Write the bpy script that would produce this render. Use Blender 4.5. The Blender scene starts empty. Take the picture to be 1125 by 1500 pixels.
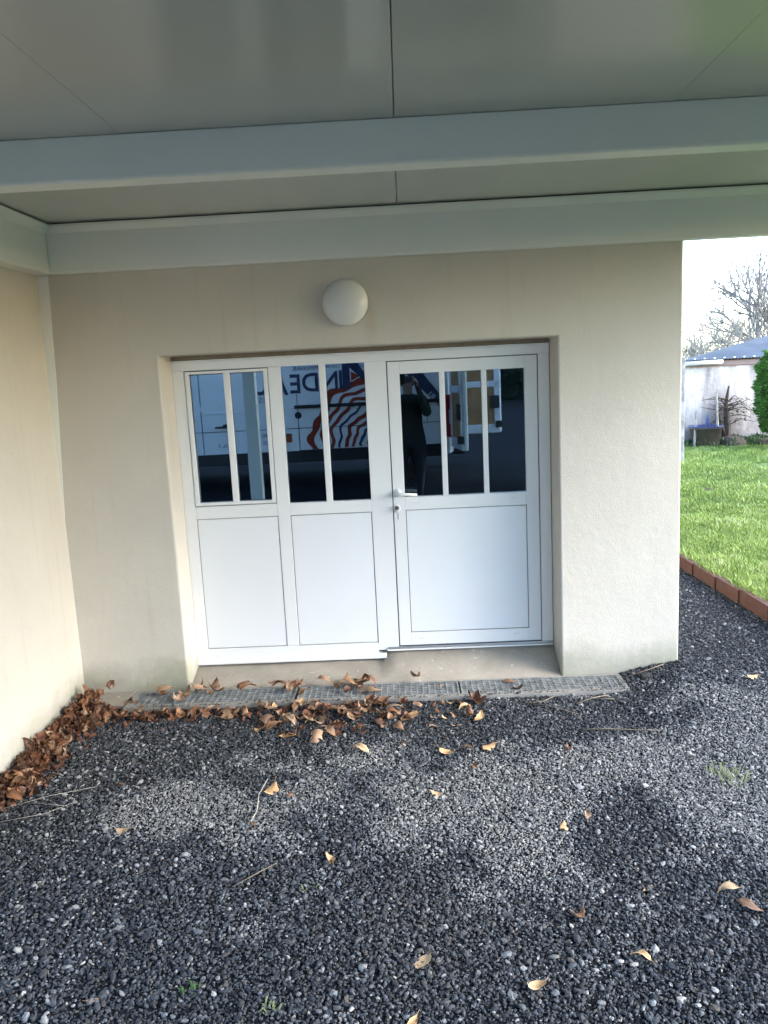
import bpy, bmesh, math, random
import numpy as np
from mathutils import Vector, Matrix, Euler, noise
R = math.radians
rnd = random.Random(7)
sc = bpy.context.scene
COL = sc.collection

# ------------------------------------------------------------------ camera, sky, sun, exposure
cam_d = bpy.data.cameras.new('camera'); cam = bpy.data.objects.new('camera', cam_d); COL.objects.link(cam)
_y, _p, _r = .02991, -.1700, .04973
Rz = Matrix(((math.cos(_y), -math.sin(_y), 0), (math.sin(_y), math.cos(_y), 0), (0, 0, 1)))
Rx = Matrix(((1, 0, 0), (0, math.cos(_p), -math.sin(_p)), (0, math.sin(_p), math.cos(_p))))
Ry = Matrix(((math.cos(_r), 0, math.sin(_r)), (0, 1, 0), (-math.sin(_r), 0, math.cos(_r))))
Rc = Rz @ Rx @ Ry
right, fwd, up = Rc.col[0], Rc.col[1], Rc.col[2]
m = Matrix((right, up, -fwd)).transposed().to_4x4(); m.translation = Vector((0, -5.0, 1.89))
cam.matrix_world = m
cam_d.sensor_fit = 'VERTICAL'; cam_d.sensor_height = 36.0; cam_d.lens = 1188.3 / 1500 * 36
cam_d.clip_start = .01; cam_d.clip_end = 2000
sc.camera = cam
SUN_ELEV, SUN_AZ = R(30), R(106)          # azimuth: from +Y towards +X
w = bpy.data.worlds.new('World'); sc.world = w; w.use_nodes = True
wn = w.node_tree; wn.nodes.clear()
sky = wn.nodes.new('ShaderNodeTexSky'); sky.sky_type = 'NISHITA'; sky.sun_disc = False
sky.sun_elevation = SUN_ELEV; sky.sun_rotation = SUN_AZ; sky.air_density = 1.0; sky.dust_density = 1.0; sky.ozone_density = 2.0
bgn = wn.nodes.new('ShaderNodeBackground'); bgn.inputs['Strength'].default_value = .15
wo = wn.nodes.new('ShaderNodeOutputWorld')
wn.links.new(sky.outputs[0], bgn.inputs[0]); wn.links.new(bgn.outputs[0], wo.inputs[0])
sd = bpy.data.lights.new('sun', 'SUN'); sd.energy = .6; sd.angle = R(26); sd.color = (1, .97, .93)
sun = bpy.data.objects.new('sun', sd); COL.objects.link(sun)
sdir = Vector((math.sin(SUN_AZ) * math.cos(SUN_ELEV), math.cos(SUN_AZ) * math.cos(SUN_ELEV), math.sin(SUN_ELEV)))
sun.rotation_euler = sdir.to_track_quat('Z', 'Y').to_euler(); sun.location = (8, -2, 12)
sc.view_settings.view_transform = 'Standard'; sc.view_settings.look = 'None'
sc.view_settings.gamma = 1; sc.view_settings.use_curve_mapping = False
sc.view_settings.exposure = 2.98
sc.render.engine = 'CYCLES'
sc.cycles.use_denoising = True
sc.cycles.max_bounces = 10; sc.cycles.diffuse_bounces = 6; sc.cycles.transparent_max_bounces = 16

# ------------------------------------------------------------------ materials
MATS = {}
def nodes_of(name):
    m = bpy.data.materials.new(name); m.use_nodes = True
    nt = m.node_tree; b = nt.nodes['Principled BSDF']
    MATS[name] = m
    return m, nt, b
def N(nt, t, **kw):
    n = nt.nodes.new(t)
    for k, v in kw.items():
        if k.startswith('i_'): n.inputs[k[2:].replace('_', ' ')].default_value = v
        else: setattr(n, k, v)
    return n
def pos(nt, scale=(1, 1, 1), obj=False):
    mp = N(nt, 'ShaderNodeMapping'); mp.inputs['Scale'].default_value = scale
    if obj:
        tc = N(nt, 'ShaderNodeTexCoord'); nt.links.new(tc.outputs['Object'], mp.inputs['Vector'])
    else:
        g = N(nt, 'ShaderNodeNewGeometry'); nt.links.new(g.outputs['Position'], mp.inputs['Vector'])
    return mp.outputs[0]
def ntex(nt, vec, scale, detail=4, rough=.55):
    n = N(nt, 'ShaderNodeTexNoise'); n.inputs['Scale'].default_value = scale; n.inputs['Detail'].default_value = detail
    n.inputs['Roughness'].default_value = rough; nt.links.new(vec, n.inputs['Vector']); return n.outputs['Fac']
def ramp(nt, fac, stops, interp='LINEAR'):
    r = N(nt, 'ShaderNodeValToRGB'); r.color_ramp.interpolation = interp
    e = r.color_ramp.elements
    while len(e) < len(stops): e.new(.5)
    for q, (p, c) in zip(e, stops):
        q.position = p; q.color = (c, c, c, 1) if isinstance(c, (int, float)) else (*c, 1)
    nt.links.new(fac, r.inputs[0]); return r.outputs[0]
def mix(nt, fac, a, b, mode='MIX'):
    n = N(nt, 'ShaderNodeMix', data_type='RGBA', blend_type=mode)
    for sock, v in ((n.inputs['Factor'], fac), (n.inputs['A'], a), (n.inputs['B'], b)):
        if isinstance(v, bpy.types.NodeSocket): nt.links.new(v, sock)
        elif isinstance(v, (int, float)): sock.default_value = v
        else: sock.default_value = (*v, 1)
    return n.outputs['Result']
def math_(nt, op, a, b=0.0, clamp=False):
    n = N(nt, 'ShaderNodeMath', operation=op); n.use_clamp = clamp
    for sock, v in ((n.inputs[0], a), (n.inputs[1], b)):
        if isinstance(v, bpy.types.NodeSocket): nt.links.new(v, sock)
        else: sock.default_value = v
    return n.outputs[0]
def sepz(nt, axis='Z', obj=False):
    s = N(nt, 'ShaderNodeSeparateXYZ'); nt.links.new(pos(nt, obj=obj), s.inputs[0]); return s.outputs[axis]
def maprange(nt, v, a, b, c=0., d=1.):
    n = N(nt, 'ShaderNodeMapRange'); nt.links.new(v, n.inputs[0])
    for i, x in enumerate((a, b, c, d)): n.inputs[i + 1].default_value = x
    return n.outputs[0]
def bump(nt, b, h, strength=.3, dist=.01):
    n = N(nt, 'ShaderNodeBump'); n.inputs['Strength'].default_value = strength; n.inputs['Distance'].default_value = dist
    nt.links.new(h, n.inputs['Height']); nt.links.new(n.outputs[0], b.inputs['Normal'])
def flat(name, col, rough=.5, metal=0., var=.06, scale=6., bmp=0., bscale=200., coat=0., bdist=.002):
    m, nt, b = nodes_of(name)
    v = ntex(nt, pos(nt, obj=True), scale, 3)
    c2 = tuple(x * (1 - var * 2) for x in col)
    nt.links.new(mix(nt, ramp(nt, v, [(.35, 0.), (.65, 1.)]), c2, col), b.inputs['Base Color'])
    b.inputs['Roughness'].default_value = rough; b.inputs['Metallic'].default_value = metal
    b.inputs['Coat Weight'].default_value = coat
    if bmp: bump(nt, b, ntex(nt, pos(nt, obj=True), bscale, 2), bmp, bdist)
    return m

# cream render
def render_mat(name, col, dirt=1.0):
    m, nt, b = nodes_of(name)
    P = pos(nt)
    big = ntex(nt, P, 1.3, 5, .6)
    c = mix(nt, ramp(nt, big, [(.3, 0.), (.7, 1.)]), tuple(x * .91 for x in col), tuple(min(1, x * 1.03) for x in col))
    fine = ntex(nt, P, 160, 3, .6)
    c = mix(nt, math_(nt, 'MULTIPLY', ramp(nt, fine, [(.35, 1.), (.6, 0.)]), .16), c, tuple(x * .72 for x in col))
    z = sepz(nt)
    edge = math_(nt, 'ADD', z, math_(nt, 'MULTIPLY', ntex(nt, P, 3.2, 5, .65), -.34))
    low = maprange(nt, edge, -.12, .04, 1., 0.)
    c = mix(nt, math_(nt, 'MULTIPLY', low, .7 * dirt), c, (.30, .28, .22))
    edge2 = math_(nt, 'ADD', z, math_(nt, 'MULTIPLY', ntex(nt, P, 1.7, 4, .6), -.8))
    alg = math_(nt, 'MULTIPLY', maprange(nt, edge2, -.36, -.12, 1., 0.), ramp(nt, ntex(nt, P, 6, 5, .7), [(.42, 0.), (.62, 1.)]))
    c = mix(nt, math_(nt, 'MULTIPLY', alg, .38 * dirt), c, (.27, .30, .17))
    # sparse specks
    vo = N(nt, 'ShaderNodeTexVoronoi'); vo.inputs['Scale'].default_value = 3.1; nt.links.new(P, vo.inputs['Vector'])
    sp = maprange(nt, vo.outputs['Distance'], .008, .018, 1., 0.)
    c = mix(nt, math_(nt, 'MULTIPLY', sp, .55), c, (.12, .1, .07))
    # faint trickle streaks
    st = ntex(nt, pos(nt, (5, 5, .35)), 2.2, 4, .6)
    c = mix(nt, math_(nt, 'MULTIPLY', ramp(nt, st, [(.58, 0.), (.75, 1.)]), .16), c, (.33, .29, .2))
    xs_ = sepz(nt, 'X')
    near = math_(nt, 'MULTIPLY', maprange(nt, math_(nt, 'ABSOLUTE', math_(nt, 'ADD', xs_, .165)), .0, .05, 1., 0.), math_(nt, 'MULTIPLY', maprange(nt, z, 2.33, 2.22, 0., 1.), maprange(nt, z, 2.05, 2.16, 0., 1.)))
    c = mix(nt, math_(nt, 'MULTIPLY', near, .28 * dirt), c, (.36, .25, .12))
    scf = ramp(nt, ntex(nt, pos(nt, (1, 1, 3.5)), 4.3, 6, .75), [(.68, 0.), (.73, 1.)])
    c = mix(nt, math_(nt, 'MULTIPLY', scf, .22), c, (.30, .28, .25))
    nt.links.new(c, b.inputs['Base Color']); b.inputs['Roughness'].default_value = .9
    b.inputs['Specular IOR Level'].default_value = .2
    h = math_(nt, 'ADD', math_(nt, 'MULTIPLY', fine, .6), math_(nt, 'MULTIPLY', ntex(nt, P, 14, 3), .7))
    bump(nt, b, h, .8, .004)
    return m
RENDER = render_mat('cream render', (.60, .56, .49))
MORTAR = flat('lintel mortar', (.40, .32, .23), .95, var=.15, scale=9, bmp=.5, bscale=120)
def concrete(name, col, seed=0):
    m, nt, b = nodes_of(name); P = pos(nt)
    a = ntex(nt, P, 4 + seed, 6, .62)
    c = mix(nt, ramp(nt, a, [(.3, 0.), (.68, 1.)]), tuple(x * .68 for x in col), col)
    f = ntex(nt, P, 90, 4, .6)
    c = mix(nt, math_(nt, 'MULTIPLY', ramp(nt, f, [(.3, 1.), (.5, 0.)]), .35), c, tuple(x * .5 for x in col))
    sp = ntex(nt, P, 31, 2, .5)
    c = mix(nt, ramp(nt, sp, [(.68, 0.), (.74, .8)]), c, tuple(min(1, x * 1.5) for x in col))
    nt.links.new(c, b.inputs['Base Color']); b.inputs['Roughness'].default_value = .92
    bump(nt, b, math_(nt, 'ADD', f, a), .5, .003); return m
CONC = concrete('sill concrete', (.36, .32, .265))
CONC2 = concrete('channel concrete', (.30, .285, .255), 3)
PVC = flat('white pvc', (.80, .80, .79), .32, var=.02, scale=1.5)
PVC2 = flat('white pvc panel', (.79, .80, .81), .38, var=.02, scale=1.2)
GASKET = flat('dark gasket', (.10, .10, .10), .7)
ALU = flat('brushed aluminium', (.55, .56, .58), .38, metal=.9)
STEEL = flat('steel key', (.35, .34, .32), .3, metal=1.)
PAINT = flat('white lacquered beam', (.80, .81, .745), .42, var=.03, scale=.8)
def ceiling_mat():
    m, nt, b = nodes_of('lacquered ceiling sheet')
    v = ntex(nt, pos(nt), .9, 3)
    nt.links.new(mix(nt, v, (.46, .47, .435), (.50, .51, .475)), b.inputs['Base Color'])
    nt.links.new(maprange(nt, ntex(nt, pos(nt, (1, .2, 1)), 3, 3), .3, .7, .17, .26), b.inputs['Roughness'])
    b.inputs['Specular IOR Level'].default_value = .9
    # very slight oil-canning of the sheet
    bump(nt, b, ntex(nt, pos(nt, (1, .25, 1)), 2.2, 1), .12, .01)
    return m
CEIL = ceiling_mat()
DARK = flat('dark joint', (.015, .016, .015), .8)
GLOBE = flat('opal glass', (.66, .67, .66), .22, var=.02)
BLACKPL = flat('black plastic', (.018, .018, .02), .5)
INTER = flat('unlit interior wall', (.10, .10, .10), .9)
GALV = flat('galvanised grate', (.29, .30, .29), .6, metal=.1, var=.25, scale=25)
def glass_mat():
    m = bpy.data.materials.new('window glass'); m.use_nodes = True; nt = m.node_tree; nt.nodes.clear()
    o = N(nt, 'ShaderNodeOutputMaterial'); t = N(nt, 'ShaderNodeBsdfTransparent'); t.inputs[0].default_value = (.45, .52, .55, 1)
    g = N(nt, 'ShaderNodeBsdfGlossy'); g.inputs['Color'].default_value = (.60, .80, .98, 1); g.inputs['Roughness'].default_value = .0
    f = N(nt, 'ShaderNodeFresnel'); f.inputs[0].default_value = 2.55
    mx = N(nt, 'ShaderNodeMixShader')
    nt.links.new(f.outputs[0], mx.inputs[0]); nt.links.new(t.outputs[0], mx.inputs[1]); nt.links.new(g.outputs[0], mx.inputs[2])
    nt.links.new(mx.outputs[0], o.inputs[0])
    return m
GLASS = glass_mat()

# gravel patches: where dry dusty stones lie (world x, y, radius x, radius y, weight)
PATCH = [(-1.05, -1.62, .55, .22, .8), (-.6, -1.55, .35, .33, .75), (-.62, -1.85, .28, .2, .6), (-.75, -1.22, .4, .16, .45), (-.2, -1.25, .3, .2, .55),
         (.0, -1.65, .32, .35, .7), (.45, -1.5, .35, .4, .9), (.42, -2.0, .22, .32, .8), (.95, -1.35, .5, .22, .95), (1.3, -1.7, .5, .3, .9),
         (1.7, -1.15, .5, .45, .9), (1.45, -2.0, .5, .25, .55), (1.55, -.75, .35, .16, .7), (1.2, -.5, .3, .12, .5), (.2, -2.3, .2, .15, .4)]
DARKP = [(.45, -.85, .55, .17, .9), (1.2, -.92, .35, .09, .8), (.95, -1.75, .10, .3, .7), (-.75, -1.38, .28, .07, .9), (-1.6, -1.5, .3, .5, .6), (-.3, -1.0, .35, .12, .5)]
def patch_np(x, y):
    n = sum(np.sin(x * a + y * b + c) for a, b, c in ((5.1, 3.3, .2), (-3.7, 6.2, 1.1), (9.3, -7.1, 2.), (13.1, 11.7, .7), (-19, 15, 1.9), (27, 21, .3))) / 6
    v = np.zeros_like(x)
    for px, py, rx, ry, wt in PATCH: v = np.maximum(v, wt * np.exp(-(((x - px) / rx / 1.2) ** 2 + ((y - py) / ry / 1.2) ** 2) ** 1.4))
    for px, py, rx, ry, wt in DARKP: v = v * (1 - wt * np.exp(-(((x - px) / rx) ** 2 + ((y - py) / ry) ** 2)))
    return np.clip((v + n * .5 - .17) * 1.6, 0, 1)
def gz(x, y):
    """height of the gravel"""
    def ss(t): t = min(1, max(0, t)); return t * t * (3 - 2 * t)
    z = .09 * ss((x - 1.05) / .6) * ss((y + 1.5) / 1.1)
    z += .40 * ss((-y - 4.6) / 1.5)
    z += .012 * noise.noise(Vector((x * 1.6, y * 1.6, 0))) * ss((-y - .55) / .5)
    return z - .012
def gravel_ground_mat():
    m, nt, b = nodes_of('gravel bed')
    P = pos(nt)
    vo = N(nt, 'ShaderNodeTexVoronoi'); vo.inputs['Scale'].default_value = 75; nt.links.new(P, vo.inputs['Vector'])
    c = ramp(nt, vo.outputs['Color'], [(0., (.008, .009, .011)), (.6, (.016, .018, .021)), (.9, (.03, .033, .037)), (1., (.09, .09, .085))])
    big = ntex(nt, P, 1.1, 4)
    c = mix(nt, math_(nt, 'MULTIPLY', ramp(nt, big, [(.45, 0.), (.7, 1.)]), .3), c, (.035, .037, .04))
    nt.links.new(c, b.inputs['Base Color']); b.inputs['Roughness'].default_value = .95; b.inputs['Specular IOR Level'].default_value = .06
    bump(nt, b, vo.outputs['Distance'], .8, .012); return m
GBED = gravel_ground_mat()
def pebble_mat():
    m, nt, b = nodes_of('gravel stones')
    at = N(nt, 'ShaderNodeAttribute', attribute_type='INSTANCER', attribute_name='tone')
    at2 = N(nt, 'ShaderNodeAttribute', attribute_type='INSTANCER', attribute_name='warm')
    c = ramp(nt, at.outputs['Fac'], [(0., (.015, .019, .026)), (.35, (.034, .042, .055)), (.6, (.105, .115, .13)), (.85, (.27, .275, .28)), (1., (.44, .42, .38))])
    c = mix(nt, at2.outputs['Fac'], c, (.13, .105, .075))
    c = mix(nt, math_(nt, 'MULTIPLY', ntex(nt, pos(nt), 260, 3), .4), c, (.05, .055, .06))
    nt.links.new(c, b.inputs['Base Color']); b.inputs['Roughness'].default_value = .72
    b.inputs['Specular IOR Level'].default_value = .25
    return m
PEB = pebble_mat()
def leaf_mat(name, stops, gloss=.6):
    m, nt, b = nodes_of(name)
    oi = N(nt, 'ShaderNodeObjectInfo')
    P = pos(nt, obj=True)
    n1 = ntex(nt, P, 38, 4, .6)
    c = ramp(nt, math_(nt, 'ADD', math_(nt, 'MULTIPLY', oi.outputs['Random'], .7), math_(nt, 'MULTIPLY', n1, .35)), stops)
    s = N(nt, 'ShaderNodeSeparateXYZ'); nt.links.new(P, s.inputs[0])
    vein = ramp(nt, math_(nt, 'ABSOLUTE', s.outputs['Y']), [(0., 1.), (.0022, 0.)])
    c = mix(nt, math_(nt, 'MULTIPLY', vein, .35), c, (.16, .08, .035))
    nt.links.new(c, b.inputs['Base Color']); b.inputs['Roughness'].default_value = gloss
    bump(nt, b, n1, .4, .002); return m
LEAF = leaf_mat('dry brown leaf', [(.1, (.09, .045, .025)), (.3, (.17, .09, .048)), (.55, (.27, .155, .085)), (.8, (.36, .23, .14)), (1., (.27, .21, .15))])
LEAFR = leaf_mat('russet leaf', [(.1, (.055, .022, .012)), (.35, (.12, .048, .022)), (.6, (.21, .088, .038)), (.85, (.29, .145, .065)), (1., (.34, .21, .11))])
LEAFY = leaf_mat('tan leaf', [(.1, (.45, .27, .13)), (.5, (.58, .36, .18)), (1., (.50, .36, .22))])
TWIG = flat('dry twig', (.22, .18, .13), .9, var=.2, scale=40)
WEED = flat('green weed', (.08, .16, .04), .7, var=.2, scale=40)
WEED2 = flat('pale weed', (.20, .24, .11), .8, var=.2, scale=40)
def brick_mat():
    m, nt, b = nodes_of('terracotta edging'); P = pos(nt)
    oi = N(nt, 'ShaderNodeObjectInfo')
    c = mix(nt, ramp(nt, ntex(nt, P, 9, 5, .65), [(.3, 0.), (.7, 1.)]), (.07, .026, .017), (.12, .044, .028))
    c = mix(nt, math_(nt, 'MULTIPLY', oi.outputs['Random'], .2), c, (.11, .06, .035))
    c = mix(nt, ramp(nt, ntex(nt, P, 23, 4, .6), [(.6, 0.), (.75, .6)]), c, (.09, .10, .04))
    nt.links.new(c, b.inputs['Base Color']); b.inputs['Roughness'].default_value = .85
    bump(nt, b, ntex(nt, P, 70, 4), .5, .004); return m
BRICK = brick_mat()
def lawn_mat():
    m, nt, b = nodes_of('lawn soil and thatch'); P = pos(nt)
    a = ntex(nt, P, .55, 5, .6); f = ntex(nt, P, 22, 5, .7)
    c = mix(nt, ramp(nt, a, [(.38, 0.), (.62, 1.)]), (.12, .20, .04), (.20, .29, .06))
    c = mix(nt, ramp(nt, f, [(.4, .75), (.62, 0.)]), c, (.035, .075, .018))
    nt.links.new(c, b.inputs['Base Color']); b.inputs['Roughness'].default_value = .95
    bump(nt, b, f, .9, .05); return m
LAWN = lawn_mat()
def blade_mat():
    m, nt, b = nodes_of('grass blade')
    at = N(nt, 'ShaderNodeAttribute', attribute_type='INSTANCER', attribute_name='tone')
    c = ramp(nt, at.outputs['Fac'], [(0., (.07, .12, .025)), (.4, (.16, .25, .04)), (.75, (.27, .37, .06)), (1., (.40, .43, .22))])
    nt.links.new(c, b.inputs['Base Color']); b.inputs['Roughness'].default_value = .6
    b.inputs['Transmission Weight'].default_value = 0.; return m
BLADE = blade_mat()
def shed_wall_mat():
    m, nt, b = nodes_of('streaked limewash'); P = pos(nt)
    st = ntex(nt, pos(nt, (1.7, 1.7, .35)), 1.6, 7, .7)
    c = mix(nt, ramp(nt, st, [(.38, 0.), (.66, 1.)]), (.80, .745, .70), (.33, .29, .27))
    z = sepz(nt)
    low = maprange(nt, math_(nt, 'ADD', z, math_(nt, 'MULTIPLY', ntex(nt, pos(nt, (2.5, 2.5, .6)), 2.4, 5, .65), -1.5)), -.3, .75, 1., 0.)
    c = mix(nt, math_(nt, 'MULTIPLY', low, .72), c, (.20, .18, .20))
    blob = ramp(nt, ntex(nt, pos(nt, (1, 1, .45)), 2.6, 5, .7), [(.55, 0.), (.68, 1.)])
    c = mix(nt, math_(nt, 'MULTIPLY', blob, .4), c, (.12, .11, .12))
    top = maprange(nt, math_(nt, 'ADD', z, math_(nt, 'MULTIPLY', ntex(nt, P, 5, 3), .12)), 1.72, 1.76, 0., 1.)
    c = mix(nt, top, c, (.40, .27, .25))
    nt.links.new(c, b.inputs['Base Color']); b.inputs['Roughness'].default_value = .95
    bump(nt, b, ntex(nt, P, 12, 5), .6, .02); return m
SHEDW = shed_wall_mat()
SHEDR = flat('blue grey corrugated sheet', (.175, .17, .17), .7, var=.14, scale=1.5)
RIDGE = flat('ridge cap', (.20, .24, .30), .7)
LEAD = flat('white gutter', (.75, .75, .76), .5)
POSTC = flat('weathered concrete post', (.34, .35, .36), .9, var=.25, scale=7, bmp=.4, bscale=60)
BARK = flat('grey bark', (.30, .27, .26), .9, var=.25, scale=9, bmp=.5, bscale=30)  # lightened: hazy sky flare over the far trees is put into the colour
BARKL = flat('flare paled bark', (.36, .33, .29), .9, var=.2, scale=6)  # paler variant, the same backlight haze painted into the bark tone
THUJA = flat('thuja foliage', (.09, .24, .03), .7, var=.35, scale=9)
IVY = flat('dark foliage', (.035, .055, .028), .8, var=.3, scale=3)
SCRUB = flat('scrub foliage', (.10, .12, .075), .85, var=.3, scale=5)
# van
VWHITE = flat('white van paint', (.86, .87, .88), .16, var=.02, coat=.5)
NAVY = flat('navy decal', (.03, .045, .11), .35)
REDD = flat('red decal', (.30, .035, .018), .35)
SEAMC = flat('panel gap', (.05, .06, .08), .6)
RUBBER = flat('tyre rubber', (.02, .02, .02), .85)
RIM = flat('steel rim', (.35, .36, .38), .4, metal=.7)
LAMPR = flat('red tail lamp', (.5, .015, .015), .15)
LAMPW = flat('clear lamp', (.55, .55, .58), .15)
AMBER = flat('amber marker lamp', (.35, .08, .03), .3)
PLY = flat('plywood lining', (.50, .27, .12), .7, var=.15, scale=4)
VGLASS = flat('dark van glass', (.02, .025, .03), .05)
SKIN = flat('skin', (.30, .19, .15), .55)
JACKET = flat('dark green jacket', (.016, .024, .02), .85, var=.2)
TROUS = flat('dark trousers', (.018, .02, .028), .9)
HAIR = flat('dark hair', (.02, .014, .01), .7)
HIVIS = flat('lime piping', (.45, .7, .08), .5)
PHONE = flat('black phone', (.015, .015, .018), .3)
BLUEP = flat('blue plastic', (.05, .06, .17), .4)
TUB = flat('faded grey tub', (.16, .13, .125), .8, var=.2, scale=6)
WOODP = flat('pale stake', (.50, .45, .38), .9, var=.2, scale=12)
RUST = flat('rusty brown wood', (.085, .065, .055), .9, var=.3, scale=10)

# ------------------------------------------------------------------ mesh helpers
def link(name, me, mat=None, parent=None):
    if mat is not None and not me.materials: me.materials.append(mat)
    o = bpy.data.objects.new(name, me); COL.objects.link(o)
    if parent is not None: o.parent = parent
    return o
def empty(name, loc=(0, 0, 0), rz=0.):
    o = bpy.data.objects.new(name, None); COL.objects.link(o); o.location = loc; o.rotation_euler = (0, 0, rz)
    o.empty_display_size = .1; return o
def tag(o, label=None, cat=None, group=None, kind=None):
    if label: o['label'] = label
    if cat: o['category'] = cat
    if group: o['group'] = group
    if kind: o['kind'] = kind
    return o
class MB:
    def __init__(s): s.v = []; s.f = []; s.mi = []
    def add(s, vs, fs, mi=0):
        b = len(s.v); s.v += [tuple(v) for v in vs]; s.f += [tuple(b + i for i in f) for f in fs]; s.mi += [mi] * len(fs); return s
    def box(s, x0, x1, y0, y1, z0, z1, mi=0):
        vs = [(x, y, z) for x in (x0, x1) for y in (y0, y1) for z in (z0, z1)]
        return s.add(vs, [(0, 1, 3, 2), (4, 6, 7, 5), (0, 4, 5, 1), (2, 3, 7, 6), (0, 2, 6, 4), (1, 5, 7, 3)], mi)
    def tube(s, pts, rad, n=6, mi=0, cap=True):
        pts = [Vector(p) for p in pts]
        if not isinstance(rad, (list, tuple)): rad = [rad] * len(pts)
        rings = []; ref = None
        for i, p in enumerate(pts):
            d = (pts[min(i + 1, len(pts) - 1)] - pts[max(i - 1, 0)])
            d = d.normalized() if d.length > 1e-9 else Vector((0, 0, 1))
            if ref is None:
                ref = Vector((0, 0, 1)) if abs(d.z) < .9 else Vector((1, 0, 0))
            a = d.cross(ref).normalized(); b_ = d.cross(a).normalized(); ref = a.cross(d)
            rings.append([p + (a * math.cos(t) + b_ * math.sin(t)) * rad[i] for t in [2 * math.pi * k / n for k in range(n)]])
        vs = [v for r in rings for v in r]; fs = []
        for i in range(len(pts) - 1):
            for k in range(n):
                fs.append((i * n + k, i * n + (k + 1) % n, (i + 1) * n + (k + 1) % n, (i + 1) * n + k))
        if cap: fs += [tuple(range(n)), tuple(reversed(range(len(vs) - n, len(vs))))]
        return s.add(vs, fs, mi)
    def prism(s, poly, axis, a, b, mi=0):
        """poly: 2D points; extruded along axis 'x','y' or 'z' from a to b"""
        def P(u, v, t): return {'x': (t, u, v), 'y': (u, t, v), 'z': (u, v, t)}[axis]
        n = len(poly)
        vs = [P(u, v, a) for u, v in poly] + [P(u, v, b) for u, v in poly]
        fs = [tuple(range(n)), tuple(reversed(range(n, 2 * n)))] + [(i, i + n, (i + 1) % n + n, (i + 1) % n) for i in range(n)]
        return s.add(vs, fs, mi)
    def lathe(s, prof, c, axis='z', n=32, mi=0):
        vs = []; fs = []
        for r, h in prof:
            for k in range(n):
                t = 2 * math.pi * k / n; u, v = r * math.cos(t), r * math.sin(t)
                vs.append({'z': (c[0] + u, c[1] + v, c[2] + h), 'y': (c[0] + u, c[1] + h, c[2] + v), 'x': (c[0] + h, c[1] + u, c[2] + v)}[axis])
        for i in range(len(prof) - 1):
            for k in range(n): fs.append((i * n + k, i * n + (k + 1) % n, (i + 1) * n + (k + 1) % n, (i + 1) * n + k))
        return s.add(vs, fs, mi)
    def build(s, name, mat=None, parent=None, smooth=False, bevel=0., mats=None, seg=2, normals=True):
        me = bpy.data.meshes.new(name); me.from_pydata(s.v, [], s.f); me.update()
        if normals:
            bm = bmesh.new(); bm.from_mesh(me); bmesh.ops.recalc_face_normals(bm, faces=bm.faces); bm.to_mesh(me); bm.free()
        if mats:
            for q in mats: me.materials.append(q)
            me.polygons.foreach_set('material_index', s.mi)
        if smooth: me.polygons.foreach_set('use_smooth', [True] * len(me.polygons))
        o = link(name, me, mat, parent)
        if bevel:
            md = o.modifiers.new('bevel', 'BEVEL'); md.width = bevel; md.segments = seg; md.limit_method = 'ANGLE'; md.angle_limit = R(40)
        return o
def bx(name, d, mat, parent=None, bevel=0.): return MB().box(*d).build(name, mat, parent, bevel=bevel)

# ------------------------------------------------------------------ ground
def grid_mesh(xs, ys, zf):
    vs = [(x, y, zf(x, y)) for y in ys for x in xs]; nx = len(xs)
    fs = [(j * nx + i, j * nx + i + 1, (j + 1) * nx + i + 1, (j + 1) * nx + i) for j in range(len(ys) - 1) for i in range(nx - 1)]
    return vs, fs
def spaced(a, b, n): return [a + (b - a) * i / n for i in range(n + 1)]
xs = [-500, -120, -40, -15, -6] + spaced(-3, 3.4, 64) + [5, 8, 15, 40, 120, 500]
ys = [-500, -120, -60, -30, -14, -10] + spaced(-8, 3.0, 88) + [6, 12, 30, 120, 500]
v, f = grid_mesh(xs, ys, lambda x, y: gz(x, y) - (.06 if (x > 3 and y > -4) else 0) - (0.08 if y > 4 else 0))
g = MB().add(v, f).build('gravel_ground', GBED, smooth=True, normals=False); tag(g, kind='structure')
def edge_x(y): return 2.352 + (2.428 - 2.352) * (1.975 - y) / 1.574 + .06
lx = [0] + spaced(.03, 4, 30) + [6, 9, 14, 30, 120, 480]
ly = spaced(-9, 14, 70) + [20, 40, 120, 480]
def lz(x, y): return .165 + .015 * noise.noise(Vector((x * .9, y * .9, 3)))
vs = []; fs = []
for y in ly:
    for q in lx: vs.append((edge_x(min(y, 14)) + q, y, lz(edge_x(min(y, 14)) + q, y)))
n_ = len(lx)
for j in range(len(ly) - 1):
    for i in range(n_ - 1): fs.append((j * n_ + i, j * n_ + i + 1, (j + 1) * n_ + i + 1, (j + 1) * n_ + i))
lawn = MB().add(vs, fs).build('lawn', LAWN, smooth=True, normals=False); tag(lawn, kind='structure')

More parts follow.
